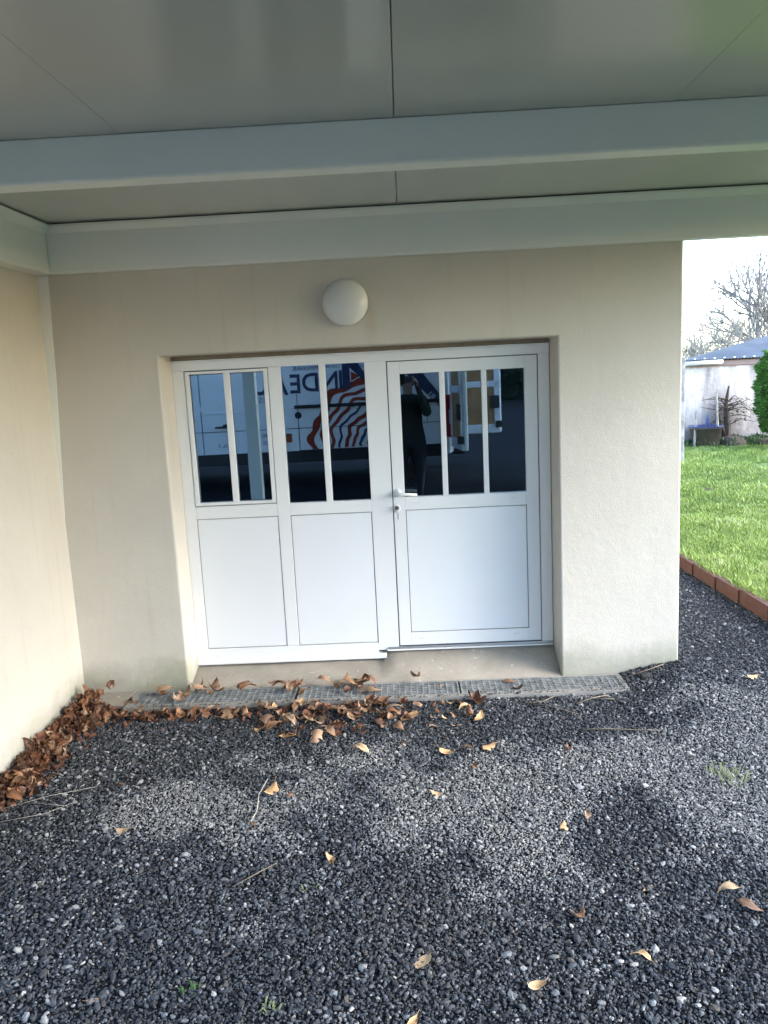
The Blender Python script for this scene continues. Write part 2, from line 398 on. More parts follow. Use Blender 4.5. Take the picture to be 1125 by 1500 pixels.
# ------------------------------------------------------------------ the rendered building with its door unit
bld = empty('garage_building', (-.25, 0, 0))
tag(bld, 'cream rendered garage building with a recessed white glazed door unit under the carport', 'building')
bld.location = (0, 0, 0)
def holed_wall():
    X = [-2.31, -1.403, .896, 1.604]; Z = [-.25, -.03, 2.047, 2.95]; y0, y1 = -.25, .06
    bm = bmesh.new(); vd = {}
    def V(x, y, z):
        k = (x, y, z)
        if k not in vd: vd[k] = bm.verts.new(k)
        return vd[k]
    def F(*p): bm.faces.new([V(*q) for q in p])
    hole = lambda i, j: i == 1 and j == 1
    for i in range(3):
        for j in range(3):
            if hole(i, j): continue
            for y in (y0, y1): F((X[i], y, Z[j]), (X[i + 1], y, Z[j]), (X[i + 1], y, Z[j + 1]), (X[i], y, Z[j + 1]))
    for j in range(3):
        for x in (X[0], X[3]): F((x, y0, Z[j]), (x, y1, Z[j]), (x, y1, Z[j + 1]), (x, y0, Z[j + 1]))
    for i in range(3):
        for z in (Z[0], Z[3]): F((X[i], y0, z), (X[i], y1, z), (X[i + 1], y1, z), (X[i + 1], y0, z))
    for x in (X[1], X[2]): F((x, y0, Z[1]), (x, y1, Z[1]), (x, y1, Z[2]), (x, y0, Z[2]))
    for z in (Z[1], Z[2]): F((X[1], y0, z), (X[1], y1, z), (X[2], y1, z), (X[2], y0, z))
    bmesh.ops.recalc_face_normals(bm, faces=bm.faces)
    me = bpy.data.meshes.new('wall'); bm.to_mesh(me); bm.free()
    o = link('wall', me, RENDER, bld)
    md = o.modifiers.new('bevel', 'BEVEL'); md.width = .012; md.segments = 3; md.limit_method = 'ANGLE'; md.angle_limit = R(40)
    o['label'] = 'front wall with the door recess'
    return o
holed_wall()
bx('side_wall', (1.354, 1.603, .062, 7.9, -.25, 2.95), RENDER, bld)
bx('rear_wall', (-2.31, 1.603, 7.902, 8.1, -.25, 2.95), RENDER, bld)
bx('roof', (-2.3, 1.80, -.16, 8.25, 2.952, 3.10), MORTAR, bld)
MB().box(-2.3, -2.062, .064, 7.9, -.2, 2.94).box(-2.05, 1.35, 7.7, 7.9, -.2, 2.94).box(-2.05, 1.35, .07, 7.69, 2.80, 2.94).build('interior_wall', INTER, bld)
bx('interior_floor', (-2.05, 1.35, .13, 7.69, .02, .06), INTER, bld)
MB().prism([(-2.3, 2.4), (-2.06, 2.4)], 'z', 0, 0) if False else None
# left wing
wing = bx('side_wing_wall', (-2.56, -2.058, -2.35, .30, -.25, 2.949), RENDER, None, bevel=.01)
tag(wing, 'cream rendered wall on the left, stained green at its foot above the heaped leaves', 'wall')
# narrow tapering white strip in the corner
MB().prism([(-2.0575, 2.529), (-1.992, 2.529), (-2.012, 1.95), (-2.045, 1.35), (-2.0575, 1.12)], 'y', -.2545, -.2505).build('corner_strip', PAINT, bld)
MB().box(-1.401, .893, -.004, .06, 2.024, 2.046).build('mortar_strip', MORTAR, bld)
# concrete apron / sill
def apron():
    prof = lambda t: .131 - .125 * t ** 1.12
    vs = []; fs = []; nx, ny = 46, 8
    for j in range(ny + 1):
        t = j / ny
        for i in range(nx + 1):
            x = -1.402 + 2.297 * i / nx; left = 1 if x < -.17 else 0
            z = prof(t) - left * .053 * (1 - t) + .004 * noise.noise(Vector((x * 5, t * 3, 1)))
            y = .055 - t * .305
            vs.append((x, y, z))
    for j in range(ny):
        for i in range(nx): fs.append((j * (nx + 1) + i, j * (nx + 1) + i + 1, (j + 1) * (nx + 1) + i + 1, (j + 1) * (nx + 1) + i))
    b = MB().add(vs, fs)
    b.box(-1.402, .895, -.2505, -.2485, -.08, .006)
    return b.build('concrete_sill', CONC, bld, smooth=True)
apron()

# frame members (front face y=0)
Y0, Y1 = 0.0, .07
fr = MB()
for d in [(-1.402, .892, 1.957, 2.021), (-1.402, -1.331, .100, 1.957), (-.815, -.738, .182, 1.957), (-.226, -.094, .130, 1.957), (.823, .892, .130, 1.957),
          (-1.331, -.815, 1.036, 1.115), (-.738, -.226, 1.036, 1.113), (-1.331, -.226, .100, .181)]:
    fr.box(d[0], d[1], Y0 + (.0004 * len(fr.f) / 60), Y1, d[2], d[3])
frame = fr.build('frame', PVC, bld, bevel=.0025)
MB().box(-1.40, .89, -.012, Y0 - .001, 2.008, 2.021).build('frame_lip', PVC, frame, bevel=.003)
MB().prism([(-.022, .082), (-.022, .098), (-.006, .112), (.04, .112), (.04, .082)], 'x', -1.4015, -.176).build('sill_profile', PVC, frame, bevel=.002)
bx('threshold', (-.165, .888, -.010, .05, .136, .150), ALU, frame, bevel=.002)
bx('threshold_strip', (-.172, .890, -.018, .05, .1265, .1355), PVC, frame, bevel=.002)
# dark rebate behind every gap
MB().box(-1.333, -.813, .016, .02, .178, 1.038).box(-.740, -.224, .016, .02, .178, 1.038).build('gasket', GASKET, frame)
MB().box(-1.334, -1.30, .022, .026, 1.112, 1.958).box(-.84, -.812, .022, .026, 1.112, 1.958).box(-1.334, -.812, .022, .026, 1.112, 1.14).box(-1.334, -.812, .022, .026, 1.93, 1.958).build('sash_gasket', GASKET, frame)
for a, b_, z0, z1 in [(-1.3265, -.8195, .1865, 1.0315), (-.7335, -.2305, .1865, 1.0315)]:
    bx('infill_panel', (a, b_, .003, .015, z0, z1), PVC2, frame, bevel=.002)
# opening sash of the left window
sash = MB().box(-1.3265, -1.302, -.004, .02, 1.1205, 1.9515).box(-.844, -.8195, -.004, .02, 1.1205, 1.9515).box(-1.302, -.844, -.003, .02, 1.1205, 1.139).box(-1.302, -.844, -.003, .02, 1.935, 1.9515).build('opening_sash', PVC, frame, bevel=.002)
def pane(x0, x1, z0, z1, parent, y=.024):
    return bx('glass_pane', (x0, x1, y, y + .004, z0, z1), GLASS, parent)
pane(-1.302, -.844, 1.139, 1.935, frame)
pane(-.738, -.226, 1.113, 1.957, frame)
for x in (-1.092, -.505):
    o = bx('glazing_bar', (x, x + .040, .004, .020, 1.139 if x < -1 else 1.113, 1.935 if x < -1 else 1.957), PVC, frame, bevel=.004)
def caps(pts, parent, y):
    for x, z in pts:
        MB().box(x - .017, x + .017, y - .006, y - .0005, z - .004, z + .004).box(x - .017, x - .013, y - .009, y - .006, z - .003, z + .003).build('drain_cap', PVC, parent, bevel=.0015)
caps([(-1.26, 1.085), (-.90, 1.085), (-.66, 1.085), (-.30, 1.085), (-1.27, .14), (-.93, .14), (-.68, .14), (-.30, .14)], frame, 0.)
# door leaf
leaf_ = MB()
for d in [(-.088, -.014, .157, 1.952), (.741, .817, .157, 1.952), (-.014, .741, 1.877, 1.952), (-.014, .741, 1.038, 1.119), (-.014, .741, .157, .2395)]:
    leaf_.box(d[0], d[1], -.003, .06, d[2], d[3])
door = leaf_.build('door_leaf', PVC, bld, bevel=.0025)
door['label'] = 'white half glazed door leaf with three narrow panes'
MB().box(-.0945, -.088, .030, .034, .150, 1.958).box(.817, .8235, .030, .034, .150, 1.958).box(-.0945, .8235, .030, .034, .1505, .157).box(-.0945, .8235, .030, .034, 1.952, 1.957).box(-.017, .744, .016, .02, .236, 1.041).build('leaf_gasket', GASKET, door)
bx('infill_panel', (-.0095, .7365, .001, .0145, .2445, 1.0335), PVC2, door, bevel=.002)
pane(-.014, .741, 1.119, 1.877, door)
for a, b_ in ((.224, .258), (.480, .512)): bx('glazing_bar', (a, b_, .001, .018, 1.119, 1.877), PVC, door, bevel=.004)
caps([(.06, 1.085), (.66, 1.085), (.07, .205), (.66, .205)], door, -.003)
# lever handle with rose, cylinder escutcheon, key
hb = MB(); hb.lathe([(.0, -.010), (.024, -.010), (.026, -.006), (.026, .0)], (-.060, -.003, 1.150), 'y', 24)
hb.tube([(-.060, -.008, 1.150), (-.060, -.050, 1.150), (-.052, -.058, 1.149), (-.03, -.060, 1.146), (.062, -.058, 1.139)], [.011, .010, .011, .0105, .009], 12)
hd = hb.build('handle', PVC, door, smooth=True); hd.data.polygons.foreach_set('use_smooth', [len(p.vertices) == 4 for p in hd.data.polygons])
MB().tube([(-.055, .07, 1.162), (.0, .085, 1.160), (.05, .085, 1.158)], .010, 10).build('inner_handle', ALU, door, smooth=True)
MB().lathe([(.0, -.009), (.020, -.009), (.023, -.005), (.023, .0)], (-.066, -.003, 1.05), 'y', 24).build('lock_rose', PVC, door, smooth=True)
kb = MB(); kb.lathe([(0, -.018), (.008, -.018), (.009, -.009)], (-.066, -.003, 1.055), 'y', 14)
kb.box(-.068, -.064, -.032, -.018, 1.047, 1.063)
kb.lathe([(.0085, -.034), (.0135, -.034), (.0135, -.031), (.0085, -.031), (.0085, -.034)], (-.0665, 0, 1.058), 'y', 16)
kb.tube([(-.066, -.033, 1.044), (-.068, -.030, 1.03), (-.064, -.024, 1.02)], .0015, 6)
kb.box(-.0655, -.0600, -.026, -.023, .985, 1.022)
kb.build('key', STEEL, door)

# ------------------------------------------------------------------ wall lamp
lamp = empty('wall_lamp', (-.303, -.25, 2.293)); tag(lamp, 'round white opal globe lamp on the wall above the doors, unlit', 'lamp')
prof = [(.131 * math.sin(t), -.018 - .072 * math.cos(t)) for t in [i / 14 * math.pi / 2 for i in range(15)]]
MB().lathe([(max(r, .0005), h) for r, h in prof] + [(.131, -.010)], (0, 0, 0), 'y', 48).build('diffuser', GLOBE, lamp, smooth=True)
MB().lathe([(.0005, -.014), (.124, -.014), (.124, .001)], (0, 0, 0), 'y', 40).build('base_ring', PVC, lamp, smooth=False)

# ------------------------------------------------------------------ carport
cp = empty('carport', (0, -2.3, 0)); tag(cp, 'white lacquered metal carport with flat panelled ceiling and box beams', 'carport')
cp.location = (0, 0, 0)
CZ = 2.800; FY = -4.78
seams = [-2.50, -.9925, .013, 1.018, 2.023, 3.10]
for i in range(len(seams) - 1):
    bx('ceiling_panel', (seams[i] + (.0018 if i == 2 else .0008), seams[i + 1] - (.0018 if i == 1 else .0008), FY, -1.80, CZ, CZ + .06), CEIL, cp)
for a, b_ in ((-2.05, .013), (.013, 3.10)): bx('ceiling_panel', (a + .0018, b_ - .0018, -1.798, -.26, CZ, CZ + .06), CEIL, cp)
MB().box(-2.51, 3.11, FY, -.15, CZ + .0605, CZ + .08).build('roof_sheet', PAINT, cp)
def beam_x(name, yf, yb, z0, z1, x0, x1, mat=PAINT, ch=.03):
    # profile in (y,z): face at yf, lip flaring out at the top
    return MB().prism([(yf, z0 + .006), (yf + .006, z0), (yb, z0), (yb, z1), (yf - ch, z1), (yf - ch, z1 - .012), (yf, z1 - .045)], 'x', x0, x1).build(name, mat, cp, bevel=.002)
beam_x('wall_beam', -.303, -.2515, 2.530, 2.792, -1.9565, 3.04, ch=.022)
MB().box(-1.955, 3.04, -.2505, -.16, 2.54, 2.79).build('beam_back', PAINT, cp) if False else None
MB().prism([(-1.958, 2.536), (-1.964, 2.53), (-2.0595, 2.53), (-2.0595, 2.792), (-1.925, 2.792), (-1.925, 2.78), (-1.958, 2.747)], 'y', -4.6, -.256).build('side_beam', PAINT, cp, bevel=.002)
MB().prism([(-1.856, 2.648), (-1.848, 2.640), (-1.748, 2.640), (-1.740, 2.648), (-1.740, 2.799), (-1.856, 2.799)], 'x', -1.957, 3.04).build('cross_beam', PAINT, cp, bevel=.004, seg=3)
MB().box(-2.06, 3.04, -4.90, FY - .002, 2.62, 2.90).build('gutter', PAINT, cp, bevel=.01)
bx('edge_beam', (3.042, 3.14, FY, -.15, 2.62, 2.88), PAINT, cp, bevel=.006)
MB().box(-1.9560, -.9945, -.2725, -.262, 2.7935, 2.7995).box(-1.92, 3.03, -.300, -.262, 2.7935, 2.7995).box(-1.99, -1.945, -4.6, -.3, 2.7935, 2.7995).build('joint_seal', DARK, cp)
for x, y in ((-1.81, -4.66), (3.06, -4.66)):
    p = bx('post', (x - .0725, x + .0725, y - .0725, y + .0725, gz(x, y) - .1, 2.6395 if y > -3 else 2.799), PAINT, cp, bevel=.006)
    bx('base_plate', (x - .11, x + .11, y - .11, y + .11, gz(x, y), gz(x, y) + .012), PAINT, p)

# ------------------------------------------------------------------ drainage channel
dr = empty('drainage_channel', (0, 0, 0)); tag(dr, 'long drainage channel with grey metal grates at the foot of the door sill', 'drain')
chb = MB().box(-1.735, 1.245, -.516, -.474, -.10, .013).box(-1.735, 1.245, -.276, -.254, -.10, .011).box(-1.735, -1.705, -.474, -.276, -.10, .012).box(1.226, 1.245, -.474, -.276, -.10, .012)
chb.build('channel_rim', CONC2, dr, bevel=.003)
bx('channel_bed', (-1.705, 1.226, -.474, -.276, -.12, -.05), DARK, dr)
for gi, (a, b_) in enumerate([(-1.703, -.724), (-.708, .258), (.268, 1.224)]):
    gb = MB(); y0, y1 = -.472, -.278; zt = .012
    gb.box(a, b_, y0, y0 + .008, -.012, zt).box(a, b_, y1 - .008, y1, -.012, zt).box(a, a + .010, y0, y1, -.012, zt + .0005).box(b_ - .010, b_, y0, y1, -.012, zt + .0005)
    n = 7
    for k in range(1, n): y = y0 + (y1 - y0) * k / n; gb.box(a, b_, y - .0032, y + .0032, -.012, zt - .001)
    n = 27
    for k in range(1, n): x = a + (b_ - a) * k / n; gb.box(x - .0036, x + .0036, y0, y1, -.006, zt - .002)
    o = gb.build('grate', GALV, dr)
slab = MB().prism([(-2.055, -.44), (-1.74, -.46), (-1.74, -.252), (-2.055, -.252)], 'z', -.08, .012).build('corner_slab', CONC, None, bevel=.004)
tag(slab, 'small patch of bare concrete between the corner of the walls and the drain', 'slab')
slab.name = 'concrete_slab'

# ------------------------------------------------------------------ gravel stones as instances
def instancer(name, pts, attrs, coll, mat=None):
    me = bpy.data.meshes.new(name); me.vertices.add(len(pts)); me.vertices.foreach_set('co', np.asarray(pts, dtype=np.float32).ravel())
    for k, (typ, arr) in attrs.items():
        a = me.attributes.new(k, typ, 'POINT')
        a.data.foreach_set('vector' if typ == 'FLOAT_VECTOR' else 'value', np.asarray(arr, dtype=np.float32 if typ != 'INT' else np.int32).ravel())
    o = bpy.data.objects.new(name, me); COL.objects.link(o)
    ng = bpy.data.node_groups.new(name + ' scatter', 'GeometryNodeTree')
    ng.interface.new_socket('Geometry', in_out='INPUT', socket_type='NodeSocketGeometry')
    ng.interface.new_socket('Geometry', in_out='OUTPUT', socket_type='NodeSocketGeometry')
    gi = ng.nodes.new('NodeGroupInput'); go = ng.nodes.new('NodeGroupOutput')
    ip = ng.nodes.new('GeometryNodeInstanceOnPoints'); ci = ng.nodes.new('GeometryNodeCollectionInfo')
    ci.inputs['Collection'].default_value = coll; ci.inputs['Separate Children'].default_value = True; ci.inputs['Reset Children'].default_value = True
    ip.inputs['Pick Instance'].default_value = True
    def na(nm, t):
        n = ng.nodes.new('GeometryNodeInputNamedAttribute'); n.data_type = t; n.inputs['Name'].default_value = nm; return n.outputs['Attribute']
    ng.links.new(gi.outputs[0], ip.inputs['Points']); ng.links.new(ci.outputs[0], ip.inputs['Instance'])
    ng.links.new(na('pick', 'INT'), ip.inputs['Instance Index'])
    ng.links.new(na('rot', 'FLOAT_VECTOR'), ip.inputs['Rotation']); ng.links.new(na('scl', 'FLOAT_VECTOR'), ip.inputs['Scale'])
    ng.links.new(ip.outputs[0], go.inputs[0])
    md = o.modifiers.new('scatter', 'NODES'); md.node_group = ng
    return o
def unlinked_coll(name, meshes):
    c = bpy.data.collections.new(name)
    for me in meshes:
        o = bpy.data.objects.new(me.name, me); c.objects.link(o)
    return c
def pebble_mesh(seed):
    r = random.Random(seed); bm = bmesh.new(); bmesh.ops.create_icosphere(bm, subdivisions=1, radius=.5)
    for v_ in bm.verts:
        q = v_.co.copy()
        k = 1 + .45 * noise.noise(q * 2.1 + Vector((seed * 7.3, 0, 0))) + r.uniform(-.07, .07)
        v_.co = Vector((q.x * k, q.y * k * .78, q.z * k * .62))
    me = bpy.data.meshes.new('pebble'); bm.to_mesh(me); bm.free(); me.materials.append(PEB); return me
pebs = unlinked_coll('pebble shapes', [pebble_mesh(s) for s in range(9)])
rng = np.random.default_rng(11)
def gravel_points():
    regs = [(-2.06, 2.5, -3.7, -.51, 14000), (1.245, 2.5, -.51, -.25, 12500), (-1.72, 1.3, -.545, -.50, 3600), (1.0, 1.26, -.52, -.36, 2600), (.3, 1.24, -.51, -.47, 3000), (1.6, 2.55, -.25, 3.4, 6800), (-2.3, 3.4, -4.5, -3.7, 2500), (2.5, 3.3, -3.7, -.6, 2500), (-2.05, -1.74, -.51, -.46, 6000), (-1.7, 1.22, -.50, -.485, 700)]
    X = []; Y = []
    for a, b, c, d, dens in regs:
        n = int((b - a) * (d - c) * dens); X.append(rng.uniform(a, b, n)); Y.append(rng.uniform(c, d, n))
    X = np.concatenate(X); Y = np.concatenate(Y)
    ex = 2.352 + (2.428 - 2.352) * (1.975 - Y) / 1.574
    k = X < np.where(Y > -4.5, ex, 9); return X[k], Y[k]
GX, GY = gravel_points()
fx = rng.uniform(-2.0, 2.4, 150000); fy = rng.uniform(-3.0, -.53, 150000)
fk = rng.random(150000) < patch_np(fx, fy) ** 1.3 * .75; fx, fy = fx[fk], fy[fk]; NFINE = len(fx)
GX = np.concatenate([GX, fx]); GY = np.concatenate([GY, fy]); NG = len(GX)
pv = patch_np(GX, GY)
size = rng.lognormal(math.log(.0083), .42, NG) * (1 - .18 * pv)
big = rng.random(NG) < .012 + .02 * (GX < -1.1) * (GY < -.9); size[big] *= rng.uniform(1.3, 1.9, big.sum())
size = np.clip(size, .004, .032)
size[-NFINE:] = rng.uniform(.004, .0075, NFINE)
gzv = np.array([gz(x, y) for x, y in zip(GX.tolist(), GY.tolist())])
onr = (GX > -1.73) & (GX < 1.245) & (GY > -.517)
size = np.where(onr, size * .75, size)
Z = np.where(onr, .016, gzv) + size * .10 + rng.uniform(-.002, .006, NG)
Z[-NFINE:] += .003
tone = np.clip(rng.beta(1.5, 2.4, NG) * .84 + pv * rng.uniform(.5, 1.05, NG), 0, .95)
lt = rng.random(NG); tone = np.where(lt < .022 + .05 * (GX < -1.1) * (GY < -.9), rng.uniform(.82, 1., NG), tone)
tone = np.where(big & (rng.random(NG) < .5), rng.uniform(.75, 1., NG), tone)
tone[-NFINE:] = rng.uniform(.55, .86, NFINE)
warm = np.clip(rng.beta(1.2, 7, NG) + .12 * np.exp(-((GX - .05) ** 2 + (GY + 2.4) ** 2) / .12), 0, .8)
gr = instancer('gravel', np.stack([GX, GY, Z], 1), dict(
    rot=('FLOAT_VECTOR', np.stack([rng.uniform(-.6, .6, NG), rng.uniform(-.6, .6, NG), rng.uniform(0, 6.28, NG)], 1)),
    scl=('FLOAT_VECTOR', np.stack([size * rng.uniform(.95, 1.5, NG), size * rng.uniform(.85, 1.2, NG), size * rng.uniform(.8, 1.15, NG)], 1)),
    pick=('INT', rng.integers(0, 9, NG)), tone=('FLOAT', tone), warm=('FLOAT', warm)), pebs)
tag(gr, 'loose dark grey gravel with paler dusty patches covering the yard', 'gravel', kind='stuff')

# ------------------------------------------------------------------ grass
def tuft_mesh(seed):
    r = random.Random(seed); b = MB()
    for k in range(9):
        a = r.uniform(0, 6.28); x, y = r.gauss(0, .018), r.gauss(0, .018); h = r.uniform(.02, .055); ln = r.uniform(.2, .9) * h; wd = r.uniform(.0015, .003)
        c, s = math.cos(a), math.sin(a)
        p = [(x - s * wd, y + c * wd, 0), (x + s * wd, y - c * wd, 0), (x + c * ln * .4 + s * wd * .8, y + s * ln * .4 - c * wd * .8, h * .65), (x + c * ln * .4 - s * wd * .8, y + s * ln * .4 + c * wd * .8, h * .65), (x + c * ln, y + s * ln, h)]
        b.add(p, [(0, 1, 2, 3), (3, 2, 4)])
    me = bpy.data.meshes.new('grass tuft'); me.from_pydata(b.v, [], b.f); me.materials.append(BLADE); return me
tufts = unlinked_coll('tuft shapes', [tuft_mesh(s) for s in range(7)])
def grass_points():
    X = []; Y = []
    for a, b, c, d, dens in [(2.35, 4.4, .2, 4.2, 6500), (2.35, 5.4, 4.2, 8, 3000), (3.2, 8.5, 8, 11.6, 1200), (2.4, 4.5, -3, .2, 900), (4.4, 8, .2, 4.2, 300)]:
        n = int((b - a) * (d - c) * dens); X.append(rng.uniform(a, b, n)); Y.append(rng.uniform(c, d, n))
    X = np.concatenate(X); Y = np.concatenate(Y); ex = 2.352 + (2.428 - 2.352) * (1.975 - Y) / 1.574 + .045
    k = X > ex; return X[k], Y[k]
TX, TY = grass_points(); NT = len(TX)
gn = sum(np.sin(TX * a + TY * b + c) for a, b, c in ((1.9, 2.3, 0), (-3.1, 1.7, 1), (6.3, 5.1, 2), (11, -9, .5))) / 4
TZ = np.array([lz(x, y) for x, y in zip(TX.tolist(), TY.tolist())]) - .004
ts = rng.uniform(.6, 1.5, NT) * (1 + .35 * gn) * np.where(TY > 4, 1.0, .72)
gras = instancer('grass', np.stack([TX, TY, TZ], 1), dict(
    rot=('FLOAT_VECTOR', np.stack([rng.uniform(-.3, .3, NT), rng.uniform(-.3, .3, NT), rng.uniform(0, 6.28, NT)], 1)),
    scl=('FLOAT_VECTOR', np.stack([ts, ts, ts * rng.uniform(.6, 1.3, NT)], 1)),
    pick=('INT', rng.integers(0, 7, NT)), tone=('FLOAT', np.clip(rng.normal(.52, .2, NT) + gn * .3, 0, 1)), warm=('FLOAT', np.zeros(NT))), tufts)
tag(gras, 'short bright green lawn grass beyond the brick edging', 'grass', kind='stuff')

# ------------------------------------------------------------------ brick edging
edg = empty('brick_edging', (2.40, 1.2, 0)); edg.location = (0, 0, 0)
tag(edg, 'low edging of reddish brown bricks between the gravel and the lawn', 'edging')
joints = [-3.2, -2.75, -2.3, -1.85, -1.4, -.95, -.5, -.05, .40, .845, 1.245, 1.70, 2.12, 2.55, 3.0, 3.45, 3.9]
for i in range(len(joints) - 1):
    a, b_ = joints[i] + (.002 if i != 10 else .016), joints[i + 1] - .002
    x0 = edge_x((a + b_) / 2) - .055 + rnd.uniform(-.006, .006); sl = (edge_x(b_) - edge_x(a)); dz = rnd.uniform(-.006, .008)
    p = MB(); zb, zt = .02, .185 + dz
    vs = [(x0 + dx + (sl if yy == b_ else 0) * .5, yy, zz) for dx in (0, .055) for yy in (a, b_) for zz in (zb, zt)]
    p.add(vs, [(0, 1, 3, 2), (4, 6, 7, 5), (0, 4, 5, 1), (2, 3, 7, 6), (0, 2, 6, 4), (1, 5, 7, 3)])
    p.build('brick', BRICK, edg, bevel=.003)

# ------------------------------------------------------------------ leaves
def leaf_mesh(seed, mat, lobed=False):
    r = random.Random(seed); n, mN = 9, 3
    curl = r.choice([-1, 1]) * r.uniform(.4, 3.2); cup = r.uniform(-1.6, 2.2); tw = r.uniform(-1.3, 1.3); W = r.uniform(.15, .29) if not lobed else r.uniform(.34, .42)
    bend = r.uniform(-.5, .5); peak = r.uniform(.65, 1.15)
    vs = []; fs = []
    for i in range(n + 1):
        t = i / n
        w_ = W * math.sin(math.pi * min(1, t ** peak * .97 + .025)) ** .8
        if lobed: w_ *= (.42 + .58 * abs(math.cos(t * math.pi * 2.6 + .3)))
        w_ = max(w_, .006)
        ang = curl * (t - .4); cx = math.sin(ang) / curl; cz = (1 - math.cos(ang)) / curl
        for j in range(-mN, mN + 1):
            q = j / mN; e = 1 + (r.uniform(-.22, .16) if abs(j) == mN else 0); y = q * w_ * e
            z = cup * y * y * 1.8 + .045 * math.sin(7 * t + 3 * q + seed) * abs(q) + r.uniform(-.012, .012)
            c_, s_ = math.cos(tw * (t - .5)), math.sin(tw * (t - .5))
            y2, z2 = y * c_ - z * s_, y * s_ + z * c_
            vs.append((cx - math.sin(ang) * z2, y2 + bend * (t - .5) ** 2, cz + math.cos(ang) * z2))
    k = 2 * mN + 1
    for i in range(n):
        for j in range(k - 1): fs.append((i * k + j, i * k + j + 1, (i + 1) * k + j + 1, (i + 1) * k + j))
    b = MB().add(vs, fs)
    p0 = Vector(vs[mN]); d = (p0 - Vector(vs[k + mN])).normalized()
    b.tube([p0, p0 + d * .12 + Vector((0, 0, .02)), p0 + d * .26], [.010, .008, .010], 4)
    vv = [(x * .1, y * .1, z * .1) for x, y, z in b.v]
    mz = min(q[2] for q in vv); vv = [(x, y, z - mz) for x, y, z in vv]
    me = bpy.data.meshes.new('fallen leaf'); me.from_pydata(vv, [], b.f); me.materials.append(mat)
    me.polygons.foreach_set('use_smooth', [True] * len(me.polygons)); return me
LM = {'b': [leaf_mesh(s, LEAF, s % 4 == 3) for s in range(12)], 'r': [leaf_mesh(s + 20, LEAFR, s % 3 == 2) for s in range(12)], 'y': [leaf_mesh(s + 40, LEAFY, s % 3 == 2) for s in range(8)]}
def oval_leaf(W, seed):
    n, mN = 12, 3; vs = []; r = random.Random(seed)
    for i in range(n + 1):
        t = i / n; w_ = max(.01, W * math.sqrt(max(0, math.sin(math.pi * (t * .98 + .01)))))
        for j in range(-mN, mN + 1):
            q = j / mN; y = q * w_; vs.append(((t - .5) * .1, y * .1, (.06 * abs(q) ** 2 + .02 * math.sin(6 * t + seed) + .03 + .01 * r.random()) * .1 * (1 + .4 * q)))
    k = 2 * mN + 1; fs = [(i * k + j, i * k + j + 1, (i + 1) * k + j + 1, (i + 1) * k + j) for i in range(n) for j in range(k - 1)]
    b = MB().add(vs, fs); b.tube([(-.05, 0, .003), (-.06, .001, .004), (-.072, .003, .004)], [.0009, .0008, .0008], 4)
    me = bpy.data.meshes.new('fallen leaf'); me.from_pydata(b.v, [], b.f); me.materials.append(LEAFY); me.polygons.foreach_set('use_smooth', [True] * len(me.polygons)); return me
LM['o'] = [oval_leaf(.36, 1), oval_leaf(.40, 4)]
def place_leaf(x, y, z, s, kind, rot=None, tilt=.3, var=None):
    me = LM[kind][rnd.randrange(len(LM[kind])) if var is None else var]
    o = bpy.data.objects.new('fallen_leaf', me); COL.objects.link(o)
    o.location = (x, y, z); o.scale = (s, s, s)
    o.rotation_euler = (rnd.uniform(-tilt, tilt), rnd.uniform(-tilt, tilt), rnd.uniform(0, 6.28) if rot is None else rot)
    return o
GT = .008
